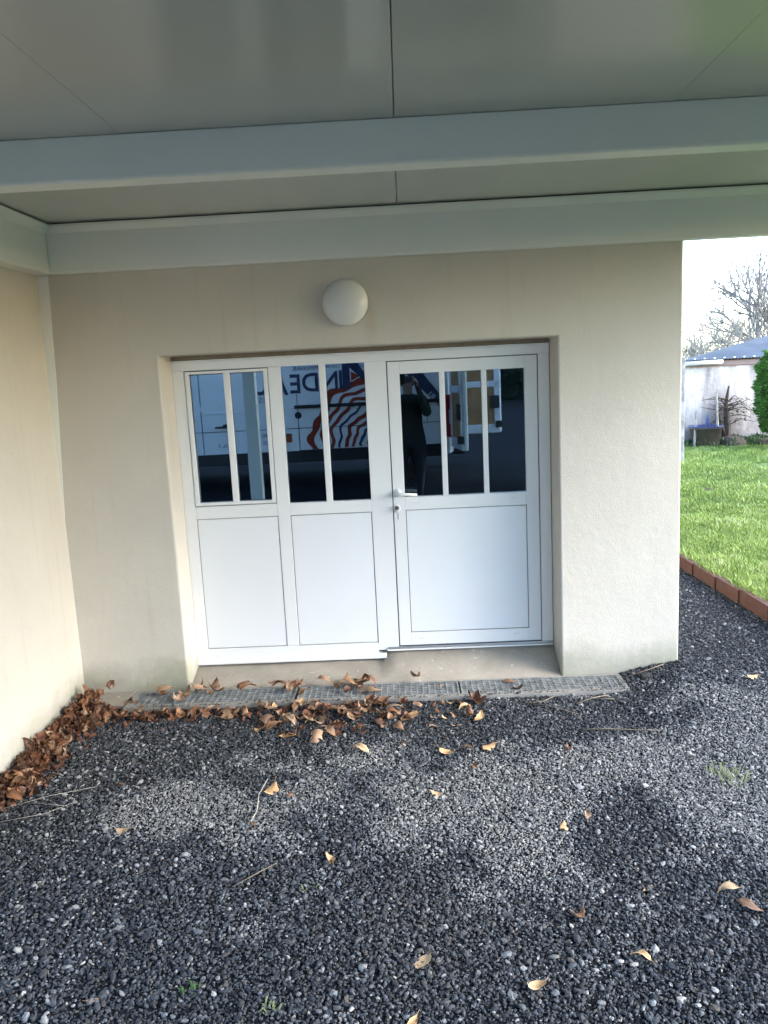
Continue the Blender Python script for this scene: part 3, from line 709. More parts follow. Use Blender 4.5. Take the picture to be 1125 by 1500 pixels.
lone = [
 (-.697, -.937, .95, 'o', 'large round brown leaf lying just in front of the leaf drift below the left windows'),
 (-.301, -1.152, 1.15, 'y', 'curled tan leaf upright on the gravel, in front of the drift below the centre post'),
 (-.693, -1.51, 1.05, 'y', 'pointed orange tan leaf on the pale gravel, lying left of the middle of the yard'),
 (-.600, -1.56, .45, 'b', 'tiny brown leaf scrap just right of the pointed orange leaf'),
 (-1.284, -1.819, .75, 'y', 'small lobed tan leaf on dark gravel in the left part of the yard'),
 (-.365, -2.07, .72, 'y', 'small tan leaf alone on the dark gravel left of centre'),
 (-1.058, -2.778, .42, 'y', 'tiny bright orange leaf scrap near the lower left corner'),
 (-.728, -1.80, .65, 'b', 'greyish brown leaf at the end of the long thin stalk on the left'),
 (.078, -1.60, .66, 'y', 'small pale pink tan leaf on the grey gravel in the middle of the yard'),
 (-.015, -2.657, .72, 'o', 'smooth oval orange leaf lying flat in the bottom centre'),
 (.333, -2.775, .85, 'y', 'orange brown leaf with a torn side, lower right of the smooth oval leaf'),
 (-.053, -2.905, .75, 'y', 'leaf half cut off by the bottom edge of the view'),
 (.531, -2.446, .95, 'b', 'long narrow brown leaf lying diagonally, right of the centre foreground'),
 (.806, -2.311, .60, 'y', 'small tan leaf above the long brown one on the right'),
 (1.094, -2.33, .80, 'y', 'tan upper leaf of the long withered pair at the right edge'),
 (1.12, -2.42, .85, 'b', 'brown curled lower leaf of the long withered pair at the right edge'),
 (.683, -2.67, .75, 'y', 'yellowish crumpled leaf on dark gravel in the lower right'),
 (.586, -1.901, .55, 'y', 'pale yellow leaf flat on the gravel left of the reddish one'),
 (.704, -1.824, .72, 'b', 'reddish brown leaf next to the pale yellow one on the right half'),
 (.748, -1.197, .60, 'r', 'dark red brown leaf on the gravel in front of the right end of the drain'),
 (1.92, -.569, .80, 'y', 'pale pinkish leaf on the gravel to the right of the building corner'),
 (.364, -1.136, .95, 'y', 'curved tan leaf in front of the door, rightmost of the row of three'),
 (.134, -1.179, .95, 'y', 'narrow tan leaf in front of the door, left of the row of three'),
 (.25, -1.15, .70, 'b', 'thin brown leaf in front of the door, middle of the row of three'),
 (.344, -.802, 1.1, 'y', 'pale elongated leaf just in front of the drain below the door'),
 (.273, -.657, .90, 'y', 'light brown leaf close to the drain, above the pale elongated one'),
 (-.037, -.75, 1.15, 'o', 'broad tan leaf standing near the drain below the middle of the door'),
 (.343, -.566, 1.3, 'r', 'orange brown curled leaf against the drain, below the right half of the door'),
 (-.097, -.903, 1.1, 'b', 'large folded brown leaf in front of the broad standing tan one'),
 (.199, -.734, .6, 'b', 'small star shaped brown leaf between the drain and the pale elongated leaf'),
 (.267, -1.334, .55, 'b', 'faded brown leaf half buried in the gravel below the row of three'),
 (-1.43, -1.414, .5, 'b', 'small reddish leaf alone on the dark gravel beside the left heap'),
 (.56, -.33, .9, 'b', 'flat brown leaf stuck on the grate below the right half of the door'),
 (.60, -.44, .9, 'b', 'flat brown leaf overlapping the front edge of the grate, right of the door'),
 (.16, -.37, .6, 'b', 'small curled leaf lying on the grate in front of the door'),
]
for x, y, s, k, lb in lone:
    z = (gz(x, y) if y < -.5 else 0) + GT
    o = place_leaf(x, y, z, s, k, tilt=.22); tag(o, lb, 'leaf')
def heap(n, fn, group, label, kinds, smin=.6, smax=1.1, tilt=1.1):
    out = []
    for i in range(n):
        x, y, z = fn()
        o = place_leaf(x, y, z, rnd.uniform(smin, smax), rnd.choice(kinds), tilt=tilt); tag(o, label, 'leaf', group); out.append(o)
    return out
def f_left():
    while True:
        y = rnd.uniform(-1.72, -.42); wd = (.30 if y > -.75 else .21) * min(1, (y + 1.95) / .55)
        u = abs(rnd.gauss(0, .45)) * wd
        x = -2.03 + u
        if u < wd * 1.3: break
    hgt = .075 * max(0, 1 - u / wd) * min(1, (y + 2.1) / .9)
    return x, y, gz(x, y) + GT + rnd.uniform(.1, 1) * hgt
def f_corner():
    x = -2.02 + abs(rnd.gauss(0, .07)); y = -.33 - abs(rnd.gauss(0, .07)); return x, y, .012 + rnd.uniform(0, .08)
def f_front():
    x = -1.95 + 1.0 * rnd.random() ** 1.3; y = -.56 - abs(rnd.gauss(0, .055)); return x, y, gz(x, y) + GT + rnd.uniform(0, .02)
def f_mid():
    x = rnd.gauss(-.50, .32); y = -.54 - abs(rnd.gauss(0, .19)); return x, y, gz(x, y) + GT + rnd.uniform(0, .02)
def f_grate():
    x = rnd.choice([rnd.gauss(-.31, .09), rnd.gauss(-.31, .09), rnd.gauss(-1.45, .14), rnd.gauss(-1.3, .1), rnd.gauss(-1.12, .05), rnd.gauss(-.78, .14), rnd.uniform(-1.4, .15)])
    x = max(-1.68, x); y = rnd.choice([-.29, -.30, -.37]) + rnd.gauss(0, .03); y = min(y, -.275); return x, y, .014 + rnd.uniform(0, .03)
def f_right():
    x = rnd.uniform(-.25, .3); y = rnd.uniform(-.9, -.56); return x, y, gz(x, y) + GT
def near(o, names):
    for lim, nm in names:
        if (o.location.y if nm[0] == 'Y' else o.location.x) < lim: return nm[1:]
    return names[-1][1][1:]
def relabel(objs, names, fmt):
    for o in objs: o['label'] = fmt % near(o, names)
relabel(heap(105, f_left, 'brown leaves heaped along the left wall', '-', 'rrrb', .6, 1.15), [(-1.35, 'Ynear its end at the left edge'), (-.9, 'Yin its narrow middle stretch'), (9, 'Yat its wide end near the corner')], 'russet leaf heaped along the left wall, %s')
heap(14, f_corner, 'leaves standing in the wall corner', 'russet leaf standing in the corner where the two walls meet', 'r', .6, 1.0, 1.4)
relabel(heap(34, f_front, 'leaves along the left half of the drain', '-', 'rrb', .6, 1.15, .6), [(-1.5, 'Xbeside the bare concrete patch'), (9, 'Xbelow the left window')], 'dark brown leaf in front of the left grate, %s')
relabel(heap(60, f_mid, 'leaf drift in front of the middle grate', '-', 'bbbbrby', .6, 1.25, .3), [(-.75, 'Xtowards its left end'), (-.3, 'Xin its dense middle'), (9, 'Xtowards its right end below the door')], 'dry leaf drifted before the middle grate, %s')
relabel(heap(40, f_grate, 'leaves lying on the grates', '-', 'bbbr', .6, 1.2, .4), [(-.72, 'Xleft'), (.26, 'Xmiddle'), (9, 'Xright')], 'dry brown leaf caught on top of the %s drain grate')
heap(10, f_right, 'leaf fragments in front of the door', 'small leaf fragment on the gravel in front of the door', 'by', .35, .6, .3)
def litter():
    b = MB()
    for i in range(900):
        q = rnd.random()
        x, y, z = f_left() if q < .68 else (f_front() if q < .82 else f_mid())
        z -= .012; me = LM['r'][rnd.randrange(8)]; s = rnd.uniform(.25, .8)
        M = Matrix.Translation((x, y, z)) @ Euler((rnd.uniform(-1, 1), rnd.uniform(-1, 1), rnd.uniform(0, 6.28))).to_matrix().to_4x4() @ Matrix.Scale(s, 4)
        b.add([M @ v_.co for v_ in me.vertices], [tuple(p.vertices) for p in me.polygons])
    o = b.build('leaf_litter', flat('dark leaf litter', (.17, .065, .028), .8, var=.35, scale=14), None, smooth=True, normals=False)
    tag(o, 'broken brown leaf litter beneath the whole leaves along the wall and drain', 'leaf litter', kind='stuff')
litter()

# twigs, stalks and weeds
def twig(pts, r_, label, mat=TWIG):
    b = MB()
    for ch in pts:
        P = [Vector((x, y, gz(x, y) + .014 + (0.004 if i % 2 else 0))) for i, (x, y) in enumerate(ch)]
        b.tube(P, [r_ * (1 - .5 * i / len(P)) for i in range(len(P))], 5)
    tag(b.build('twig', mat, None, smooth=True), label, 'twig')
twig([[(-.73, -1.40), (-.745, -1.55), (-.73, -1.68), (-.74, -1.78)]], .0035, 'long thin pale stalk lying in the gravel on the left', WOODP)
twig([[(-.73, -2.22), (-.64, -2.14), (-.58, -2.08)]], .0025, 'short straight twig on the dark gravel left of the small tan leaf')
twig([[(.86, -1.0), (1.0, -1.0), (1.16, -1.02), (1.25, -1.05)]], .004, 'straight bare twig on the dark gravel in front of the wall corner')
twig([[(.60, -.63), (.72, -.62), (.80, -.54)], [(.66, -.63), (.78, -.72), (.88, -.80)], [(.70, -.62), (.66, -.56)]], .0035, 'forked twig in front of the right grate')
twig([[(.90, -.66), (1.0, -.60), (1.1, -.56)], [(1.0, -.60), (1.12, -.63)]], .004, 'small forked twig near the right end of the drain')
twig([[(1.25, -.36), (1.4, -.34), (1.5, -.30)], [(1.33, -.35), (1.38, -.42)]], .004, 'dark dead stem at the foot of the wall beside the black box')
twig([[(-1.95, -1.62), (-1.75, -1.5), (-1.55, -1.42)], [(-1.8, -1.55), (-1.62, -1.60)], [(-1.9, -1.72), (-1.7, -1.66), (-1.6, -1.56)]], .0013, 'spray of fine dry grass stalks beside the left leaf heap', WOODP)
bb = MB().box(1.335, 1.375, -.43, -.39, .0, .055).box(1.330, 1.380, -.395, -.385, .0, .062).build('pipe_outlet', BLACKPL, None, bevel=.003)
tag(bb, 'small black plastic pipe outlet in the gravel at the right end of the drain', 'outlet')
def weed(x, y, n, h, mat, label, spread=.05):
    b = MB()
    for i in range(n):
        a = rnd.uniform(0, 6.28); l = h * rnd.uniform(.5, 1.2); x0, y0 = x + rnd.gauss(0, spread * .4), y + rnd.gauss(0, spread * .4); z0 = gz(x0, y0) + .004
        dx, dy = math.cos(a) * l * .8, math.sin(a) * l * .8; wv = .003
        b.add([(x0 - wv, y0, z0), (x0 + wv, y0, z0), (x0 + dx * .6 + wv, y0 + dy * .6, z0 + l * .5), (x0 + dx * .6 - wv, y0 + dy * .6, z0 + l * .5), (x0 + dx, y0 + dy, z0 + l * .4)], [(0, 1, 2, 3), (3, 2, 4)])
    tag(b.build('weed', mat, None, normals=False), label, 'weed')
weed(1.418, -1.519, 46, .06, WEED2, 'flattened pale green grass tuft in the gravel on the right', .12)
weed(-.751, -2.74, 14, .028, WEED, 'small bright green weed in the lower left gravel', .03)
weed(-.49, -2.82, 12, .03, WEED2, 'pale wispy weed at the bottom, left of centre', .04)
weed(-.42, -2.25, 10, .022, WEED2, 'faint olive weed sprout on the bare patch near the centre', .06)

# ------------------------------------------------------------------ far side: shed, post, bush, trees
shed = empty('old_shed', (0, 0, 0)); tag(shed, 'old low shed with streaked whitewashed wall and blue grey corrugated roof across the lawn', 'shed')
SX0, SX1, SY0, SY1 = 5.45, 14.0, 11.1, 17.5
MB().box(SX0, SX1, SY0, SY1, -.1, 1.80).build('wall', SHEDW, shed)
def shed_roof():
    # hipped roof of corrugated sheets: front slope with ribs
    b = MB(); ez, rz_ = 1.83, 2.42; n = 420
    y_e, y_r = SY0 - .14, (SY0 + SY1) / 2; hipx = SX0 + (y_r - y_e) * 1.05
    pts_t = []; pts_b = []
    for i in range(n + 1):
        x = SX0 - .12 + (SX1 + .24 - SX0) * i / n
        k = min(1, (x - (SX0 - .12)) / (hipx - SX0 + .12)); cz = .013 * math.sin(i * math.pi / 1.5 * 1.0)
        pts_b.append((x, y_e, ez + cz)); pts_t.append((x, y_e + (y_r - y_e) * k, ez + (rz_ - ez) * k + cz * .6))
    vs = pts_b + pts_t; b.add(vs, [(i, i + 1, n + 2 + i, n + 1 + i) for i in range(n)])
    b.add([(SX0 - .12, y_e, ez), (hipx, y_r, rz_), (hipx, y_r, ez - .3)], [(0, 1, 2)])
    b.add([(hipx, SY1 + .1, ez), (hipx, y_r, rz_), (SX1 + .12, y_r, rz_), (SX1 + .12, SY1 + .1, ez)], [(0, 1, 2, 3)])
    o = b.build('roof', SHEDR, shed, normals=False)
    cap = MB()
    for i in range(6, n, 9):
        x, y, z = pts_b[i]; cap.box(x - .016, x + .016, y + .03, y + .07, z + .012, z + .035)
    cap.build('roof_fixing', LEAD, o)
    return o
shed_roof()
bx('fascia', (SX0 - .05, SX1, SY0 - .035, SY0 - .002, 1.71, 1.80), flat('pink plaster', (.42, .30, .28), .9), shed)
MB().tube([(SX0 - .06, SY0 - .10, 1.77), (SX0 + .72, SY0 - .10, 1.785)], .045, 10).build('gutter', LEAD, shed, smooth=True)
pc = MB().prism([(4.43, 8.37), (4.565, 8.37), (4.565, 8.50), (4.43, 8.50)], 'z', .05, 1.90).build('concrete_post', POSTC, None, bevel=.012)
tag(pc, 'weathered grey concrete post standing on the lawn just beyond the wall corner', 'post')
def foliage_mesh(name, mat, parent, centre, rad, n, leafs, shape=None, seed=1, flatz=1.):
    r = random.Random(seed); b = MB()
    for i in range(n):
        d = Vector((r.gauss(0, 1), r.gauss(0, 1), r.gauss(0, 1))).normalized(); k = r.random() ** .33
        k *= 1 + .22 * noise.noise(d * 2.6 + Vector((seed, 0, 0)))
        p = Vector((centre[0] + d.x * rad[0] * k, centre[1] + d.y * rad[1] * k, centre[2] + d.z * rad[2] * k))
        if shape and not shape(p): continue
        s = leafs * r.uniform(.6, 1.5); a = Vector((r.gauss(0, 1), r.gauss(0, 1), r.gauss(0, .5) + flatz * .4)).normalized(); c = a.cross(Vector((r.gauss(0, 1), r.gauss(0, 1), r.gauss(0, 1)))).normalized()
        b.add([p - c * s * .22, p + c * s * .22, p + a * s], [(0, 1, 2)])
    return b.build(name, mat, parent, normals=False)
bu = empty('conifer_bush', (6.84, 9.8, .165)); tag(bu, 'clipped bright green conifer bush on a short stem in front of the shed', 'bush')
def bshape():
    r = random.Random(5); b = MB()
    for i in range(16000):
        z = r.uniform(.32, 1.78) ; t = (z - .32) / 1.46
        rr = .50 * (math.sin(math.pi * min(1, .18 + t * .62)) ** .6) * (1 + .10 * math.sin(z * 17 + 1) * .6)
        a = r.uniform(0, 6.28); k = rr * r.random() ** .28 * (1 + .16 * noise.noise(Vector((math.cos(a) * 3, math.sin(a) * 3, z * 4))))
        p = Vector((math.cos(a) * k, math.sin(a) * k, z)); s = r.uniform(.03, .075)
        d = Vector((math.cos(a) * .9, math.sin(a) * .9, r.uniform(-.4, .5))).normalized(); c = d.cross(Vector((r.gauss(0, 1), r.gauss(0, 1), r.gauss(0, 1)))).normalized()
        b.add([p - c * s * .3, p + c * s * .3, p + d * s], [(0, 1, 2)])
    return b.build('foliage', THUJA, bu, normals=False)
bshape()
MB().tube([(0, 0, -.05), (.01, 0, .25), (0, 0, .8)], [.05, .045, .04], 8).build('stem', BARK, bu)
# clutter against the shed wall
tub = empty('garden_tub', (5.78, 10.75, .16)); tag(tub, 'faded grey tub with a blue lining against the shed wall', 'tub')
MB().lathe([(.0005, .02), (.22, .0), (.30, .38), (.315, .38), (.315, .40), (.28, .40), (.20, .03)], (0, 0, 0), 'z', 20).build('body', TUB, tub, smooth=True)
MB().lathe([(.285, .395), (.32, .40), (.325, .425), (.29, .43), (.27, .40)], (0, 0, 0), 'z', 20).build('lining', BLUEP, tub, smooth=True)
bo = MB().lathe([(.0005, 0), (.045, 0), (.05, .02), (.05, .14), (.02, .19), (.018, .23), (.0005, .235)], (5.72, 10.50, .575), 'z', 14).build('blue_bottle', BLUEP, None, smooth=True)
tag(bo, 'blue plastic bottle standing on the rim of the grey tub', 'bottle')
for x, y, h, tl, lb in ((5.52, 10.62, .78, .03, 'shorter pale wooden stake left of the grey tub'), (6.02, 10.72, 1.12, -.06, 'taller pale wooden stake right of the grey tub, leaning slightly')):
    o = MB().tube([(x, y, .1), (x + tl * .5, y, .1 + h * .5), (x + tl, y, .1 + h)], [.024, .022, .018], 6).build('wooden_stake', WOODP); tag(o, lb, 'stake')
wh = empty('overturned_basket', (6.30, 10.80, .16)); tag(wh, 'dark overturned round basket beside the tub by the shed', 'basket')
MB().lathe([(.28, .0), (.26, .10), (.19, .17), (.08, .20), (.0005, .21)], (0, 0, 0), 'z', 18).build('body', RUST, wh, smooth=True)
MB().tube([(.30 * math.cos(a), .30 * math.sin(a), .02) for a in [i * .5236 for i in range(13)]], .018, 6).build('rim', BARK, wh, smooth=True)
vine = empty('dead_shrub', (6.28, 11.0, .16)); tag(vine, 'dead dark climbing shrub trunk against the whitewashed shed wall', 'shrub')
tb = MB(); tb.tube([(0, 0, 0), (.02, .02, .4), (-.02, .03, .8), (.03, .02, 1.15)], [.085, .07, .045, .015], 8); tb.tube([(0, 0, .1), (-.14, 0, .5), (-.20, .02, .75)], [.05, .035, .012], 6)
tb.build('trunk', RUST, vine)
tw_ = MB()
for i in range(26):
    z0 = rnd.uniform(.35, .95); sx = rnd.choice([-1, 1]); L_ = rnd.uniform(.15, .55)
    tw_.tube([(0, 0, z0), (sx * L_ * .5, -.03, z0 + rnd.uniform(-.02, .14)), (sx * L_, -.05, z0 + rnd.uniform(-.15, .15))], [.012, .008, .004], 4)
tw_.build('twigs', RUST, vine)
foliage_mesh('leaves', RUST, vine, (.1, -.03, .68), (.5, .06, .28), 260, .045, seed=8)
st = MB().prism([(6.72, 10.55), (6.98, 10.50), (7.02, 10.66), (6.76, 10.72)], 'z', .12, .30).build('rusty_block', RUST, None, bevel=.03)
tag(st, 'rusty brown block of wood in the grass at the foot of the shed wall', 'block')
def scrub():
    r = random.Random(31); b = MB()
    for i in range(9000):
        x = r.uniform(5.1, 9.0); dy = abs(r.gauss(0, .22)); y = 11.05 - dy; h = (.10 + .22 * max(0, noise.noise(Vector((x * 2.3, 0, 5))) + .35)) * r.random()
        p = Vector((x, y, .15 + h)); s = r.uniform(.03, .08); d = Vector((r.gauss(0, .6), r.gauss(0, .6), 1)).normalized(); c = d.cross(Vector((r.gauss(0, 1), r.gauss(0, 1), .1))).normalized()
        b.add([p - c * s * .2, p + c * s * .2, p + d * s], [(0, 1, 2)])
    o = b.build('weeds_by_shed', flat('wall foot weeds', (.09, .16, .06), .8, var=.3, scale=3), None, normals=False)
    tag(o, 'rough green weeds growing along the foot of the shed wall', 'weeds', kind='stuff')
scrub()
# small things on the lawn
mh = MB().lathe([(.0005, .05), (.05, .045), (.09, .02), (.11, -.01)], (3.86, 5.4, .175), 'z', 12).build('molehill', flat('dark soil', (.03, .022, .015), .95), None, smooth=True); tag(mh, 'small dark clod of earth on the lawn', 'clod')

def tree(x, y, H, seed, label, mat=BARK, spread=.6, depth=5, r0=.16, first=.25, lean=0., ivy=0, nb=(2, 3)):
    t = empty('bare_tree', (x, y, 0)); tag(t, label, 'tree', 'bare winter trees behind the shed')
    r = random.Random(seed); tb = MB(); cb = MB(); tips = []
    def grow(b, p, d, L, rad, k):
        n = 3; pts = [p]; q = p
        for i in range(n):
            d = (d + Vector((r.gauss(0, .12), r.gauss(0, .12), r.gauss(0, .08) + .05))).normalized(); q = q + d * L / n; pts.append(q)
        b.tube(pts, [max(.0055, rad * (1 - .3 * i / n)) for i in range(n + 1)], 6 if k < 3 else 4, cap=False)
        if k >= depth: return
        for c in range(r.choice(nb)):
            a = r.uniform(0, 6.28); s = spread * r.uniform(.6, 1.25)
            side = d.cross(Vector((math.cos(a), math.sin(a), .3))).normalized()
            grow(cb, pts[r.choice((2, 3, 3))], (d * math.cos(s) + side * math.sin(s)).normalized(), L * r.uniform(.62, .85), rad * r.uniform(.55, .7), k + 1)
        if k < 4:
            grow(cb, q, d, L * .8, rad * .7, k + 1)
    grow(tb, Vector((0, 0, -.2)), Vector((lean, 0, 1)).normalized(), H * first, r0, 0)
    tb.build('trunk', mat, t, smooth=True, normals=False); cb.build('branches', mat, t, smooth=True, normals=False)
    if ivy: foliage_mesh('ivy', SCRUB, t, (0, 0, H * .28), (.45, .45, H * .2), ivy, .12, seed=seed)
    return t
tree(12.0, 23.5, 5.6, 3, 'tall upright bare tree rising above the middle of the shed roof', r0=.085, spread=.42, depth=5, nb=(2, 3))
tree(14.0, 24.5, 6.8, 5, 'broad bare tree at the right edge, highest of those behind the shed', r0=.13, spread=.58, depth=5, nb=(2, 3), lean=-.1)
tree(10.75, 22.5, 4.1, 9, 'low bushy bare tree left of the tall upright one behind the roof', mat=BARKL, r0=.05, spread=.45, depth=5, nb=(2, 3), ivy=60)
tree(10.1, 24.0, 3.3, 14, 'small bare tree next to the building corner, leftmost behind the shed', mat=BARKL, r0=.05, spread=.38, depth=5, nb=(2, 3), ivy=60)
tree(13.2, 21.5, 4.2, 33, 'leaning bare tree with dense twigs behind the right part of the roof', r0=.085, spread=.5, depth=5, nb=(2, 3), lean=-.55, ivy=60)
tree(11.6, 27.0, 4.2, 41, 'thin pale bare tree farther back between the two nearer crowns', mat=BARKL, r0=.06, spread=.5, depth=6, nb=(2, 2))

# hedge and trees behind the photographer (mirrored in the glass)
hd_ = empty('tall_hedge', (5, -34, .3)); tag(hd_, 'tall dark hedge at the far side of the yard, mirrored in the right pane', 'hedge')
def hedge():
    r = random.Random(3); b = MB(); c = MB()
    for i in range(26000):
        x = r.uniform(-36, 36); h = 4.2 + 1.1 * noise.noise(Vector((x * .25, 0, 0))); z = h * r.random() ** .7; y = 1.3 * (r.random() ** .4) * (1 + .3 * noise.noise(Vector((x, z, 0))))
        p = Vector((x, y, z)); s = r.uniform(.15, .4); d = Vector((r.gauss(0, 1), abs(r.gauss(0, 1)), r.gauss(0, 1))).normalized(); e = d.cross(Vector((r.gauss(0, 1), r.gauss(0, 1), r.gauss(0, 1)))).normalized()
        b.add([p - e * s * .3, p + e * s * .3, p + d * s], [(0, 1, 2)])
    b.build('foliage', IVY, hd_, normals=False)
    for i in range(40): c.box(-36 + i * 1.8, -34.2 + i * 1.8 + .02, -.6, .4, 0, 3.2 + .8 * noise.noise(Vector((i, 0, 0))))
    c.build('inner_growth', IVY, hd_)
hedge()

# ------------------------------------------------------------------ the van parked behind the photographer (mirrored in the glass)
VG = .39
van = empty('delivery_van', (0, -6.0, 0)); tag(van, 'white van with navy lettering and red stripes, rear doors open, mirrored in the glass', 'van')
van.location = (0, 0, 0)
VY = -6.0; XR = .66; XF = -5.35
def van_body():
    b = MB()
    # stations: x, zbottom, ztop, inset
    st_ = [(XR, .78, 2.78, .03), (XR - .05, .76, 2.84, 0), (-1.4, .76, 2.86, 0), (-3.2, .76, 2.84, 0), (-3.55, .76, 2.74, .02), (-4.15, .76, 2.20, .06), (-4.55, .76, 1.72, .09), (-5.05, .76, 1.50, .16), (-5.28, .80, 1.28, .28), (XF, .84, 1.05, .42)]
    rings = []
    for x, zb, zt, ins in st_:
        h = zt - zb; yl, yr = VY - ins, VY - 2.0 + ins; rr = min(.28, h * .25); tp = .10 if zt > 2 else .04
        P = [(yl, zb), (yl, zb + h * .5), (yl - .0 if zt < 2 else yl, min(zt - rr, zb + h * .68)), (yl - tp * .6, zt - rr), (yl - tp - .04, zt - rr * .35), (yl - tp - .22, zt), ]
        P2 = [((VY - 1.0) * 2 - y, z) for y, z in reversed(P)]
        rings.append([(x, y, z) for y, z in P + P2])
    n = len(rings[0]); vs = [p for r_ in rings for p in r_]; fs = []
    for i in range(len(rings) - 1):
        for k in range(n): fs.append((i * n + k, i * n + (k + 1) % n, (i + 1) * n + (k + 1) % n, (i + 1) * n + k))
    fs.append(tuple(range(n - 0)[::-1]) if False else tuple(n * (len(rings) - 1) + k for k in range(n)))
    b.add(vs, fs)
    return b.build('body', VWHITE, van, bevel=.01)
vb = van_body()
YD = VY + .004
bx('cargo_bay', (-1.2, XR - .02, VY - 1.85, VY - .15, .80, 2.6), flat('dark cargo bay', (.04, .035, .03), .8), van)
MB().box(-2.86, -1.45, VY, VY + .03, .74, .895).box(-1.448, .55, VY, VY + .034, .74, .905).box(-4.95, -2.862, VY - .09, VY + .02, .74, .87).build('lower_trim', BLACKPL, van, bevel=.01)
MB().box(-1.476, .56, VY, VY + .028, 1.465, 1.512).build('rub_strip', BLACKPL, van, bevel=.008)
MB().box(-2.712, -1.56, VY, VY + .010, 1.447, 1.458).tube([(-2.712, VY + .004, 1.453), (-2.75, VY + .004, 1.49), (-2.755, VY + .004, 1.56)], .006, 6).tube([(-1.56, VY + .004, 1.453), (-1.51, VY + .004, 1.475), (-1.44, VY + .004, 1.49)], .006, 6).build('body_crease', VWHITE, van)
MB().box(-2.757, -2.748, VY + .0005, YD, .90, 2.55).box(-1.437, -1.428, VY + .0005, YD, .90, 1.66).box(-1.437, -1.428, VY + .0005, YD, 2.0, 2.55).box(-2.9, .55, VY + .0005, YD + .0005, 1.196, 1.205).box(-3.95, -3.942, VY + .0005, YD, .95, 1.9).build('panel_seam', SEAMC, van)
MB().box(-2.57, -2.395, VY + .01, VY + .05, 1.250, 1.275).box(-2.46, -2.39, VY, VY + .03, 1.275, 1.30).build('side_door_handle', BLACKPL, van, bevel=.008)
MB().lathe([(.0005, .006), (.045, .006), (.048, 0)], (-1.43, VY, 1.375), 'y', 20).build('fuel_cap', BLACKPL, van)
bx('marker_lamp', (-1.625, -1.535, VY, VY + .012, 1.015, 1.135), AMBER, van, bevel=.006)
# side windows of the cab
MB().prism([(-3.9, 1.62), (-2.95, 1.62), (-2.95, 2.25), (-3.55, 2.25)], 'y', VY + .001, VY + .006).build('cab_window', VGLASS, van)
MB().add([(-3.62, VY - .25, 2.62), (-3.62, VY - 1.75, 2.62), (-4.52, VY - 1.75, 1.79), (-4.52, VY - .25, 1.79)], [(0, 1, 2, 3)]).build('windscreen', VGLASS, van)
MB().box(-5.42, -5.28, VY - 1.85, VY - .15, .72, .98).build('front_bumper', BLACKPL, van, bevel=.04)
MB().box(-3.95, -3.80, VY + .02, VY + .2, 1.62, 1.88).build('wing_mirror', BLACKPL, van, bevel=.03)
for x in (-.14, -4.25):
    for y in (VY - .12, VY - 1.88):
        wl = MB().lathe([(.20, -.10), (.33, -.11), (.345, -.06), (.345, .06), (.33, .11), (.20, .10)], (x, y, VG + .345), 'y', 28).build('wheel', RUBBER, van, smooth=True)
        MB().lathe([(.0005, .07), (.06, .07), (.08, .04), (.17, .05), (.205, .10)], (x, y, VG + .345), 'y', 24).build('rim', RIM, wl, smooth=True)
MB().box(XR - .03, XR + .16, VY - 1.95, VY - .05, .74, .86).build('rear_bumper', BLACKPL, van, bevel=.02)
MB().box(XR - .10, XR + .012, VY - .12, VY + .012, .985, 1.56).build('tail_lamp', LAMPR, van, bevel=.025)
bx('reversing_lamp', (XR - .05, XR + .018, VY - .1, VY + .018, 1.16, 1.36), LAMPW, van, bevel=.01)
def rear_door(M, label):
    d = MB().box(0, .80, -.03, .03, .86, 2.66).build('rear_door', VWHITE, van, bevel=.02); d.matrix_local = M; d['label'] = label
    fr_ = MB()
    for q in ((0.02, .78, .86, 1.0), (0.02, .78, 1.585, 1.68), (.02, .78, 2.5, 2.64), (.02, .10, 1.0, 2.5), (.68, .78, 1.0, 2.5)): fr_.box(q[0], q[1], .031, .056, q[2], q[3])
    fr_.build('inner_frame', VWHITE, d, bevel=.01)
    for q in ((.10, .68, 1.0, 1.585), (.10, .68, 1.68, 2.5)): MB().box(q[0], q[1], .0305, .042, q[2], q[3]).build('lining_panel', PLY, d)
    MB().box(.62, .76, .057, .09, 1.25, 1.45).box(.7, .80, .03, .10, .95, 1.05).build('latch', BLACKPL, d, bevel=.006)
    return d
rear_door(Matrix.Translation((XR + .10, VY - 1.97, 0)) @ Matrix.Rotation(R(-4), 4, 'Z'), 'far rear door swung open showing two plywood panels')
d2 = rear_door(Matrix.Translation((XR + .02, VY - .0, 0)) @ Matrix.Rotation(R(83), 4, 'Z'), 'near rear door swung open towards the camera')
# lettering
def text(name, s, x, z, h, mat, parent, sx=1., rot=0., y=YD, bold=0.):
    cu = bpy.data.curves.new(name, 'FONT'); cu.body = s; cu.size = 1.; cu.extrude = .0; cu.offset = bold; cu.resolution_u = 3
    tmp = bpy.data.objects.new('tmp', cu); COL.objects.link(tmp); dg = bpy.context.evaluated_depsgraph_get()
    me = bpy.data.meshes.new_from_object(tmp.evaluated_get(dg)); bpy.data.objects.remove(tmp)
    k = h / .70
    M = Matrix.Translation((x, y, z)) @ Matrix(((-1, 0, 0, 0), (0, 0, 1, 0), (0, 1, 0, 0), (0, 0, 0, 1))) @ Matrix.Rotation(rot, 4, 'Z') @ Matrix.Diagonal((k * sx, k, k, 1))
    me.transform(M); me.materials.clear(); me.materials.append(mat)
    return link(name, me, None, parent)
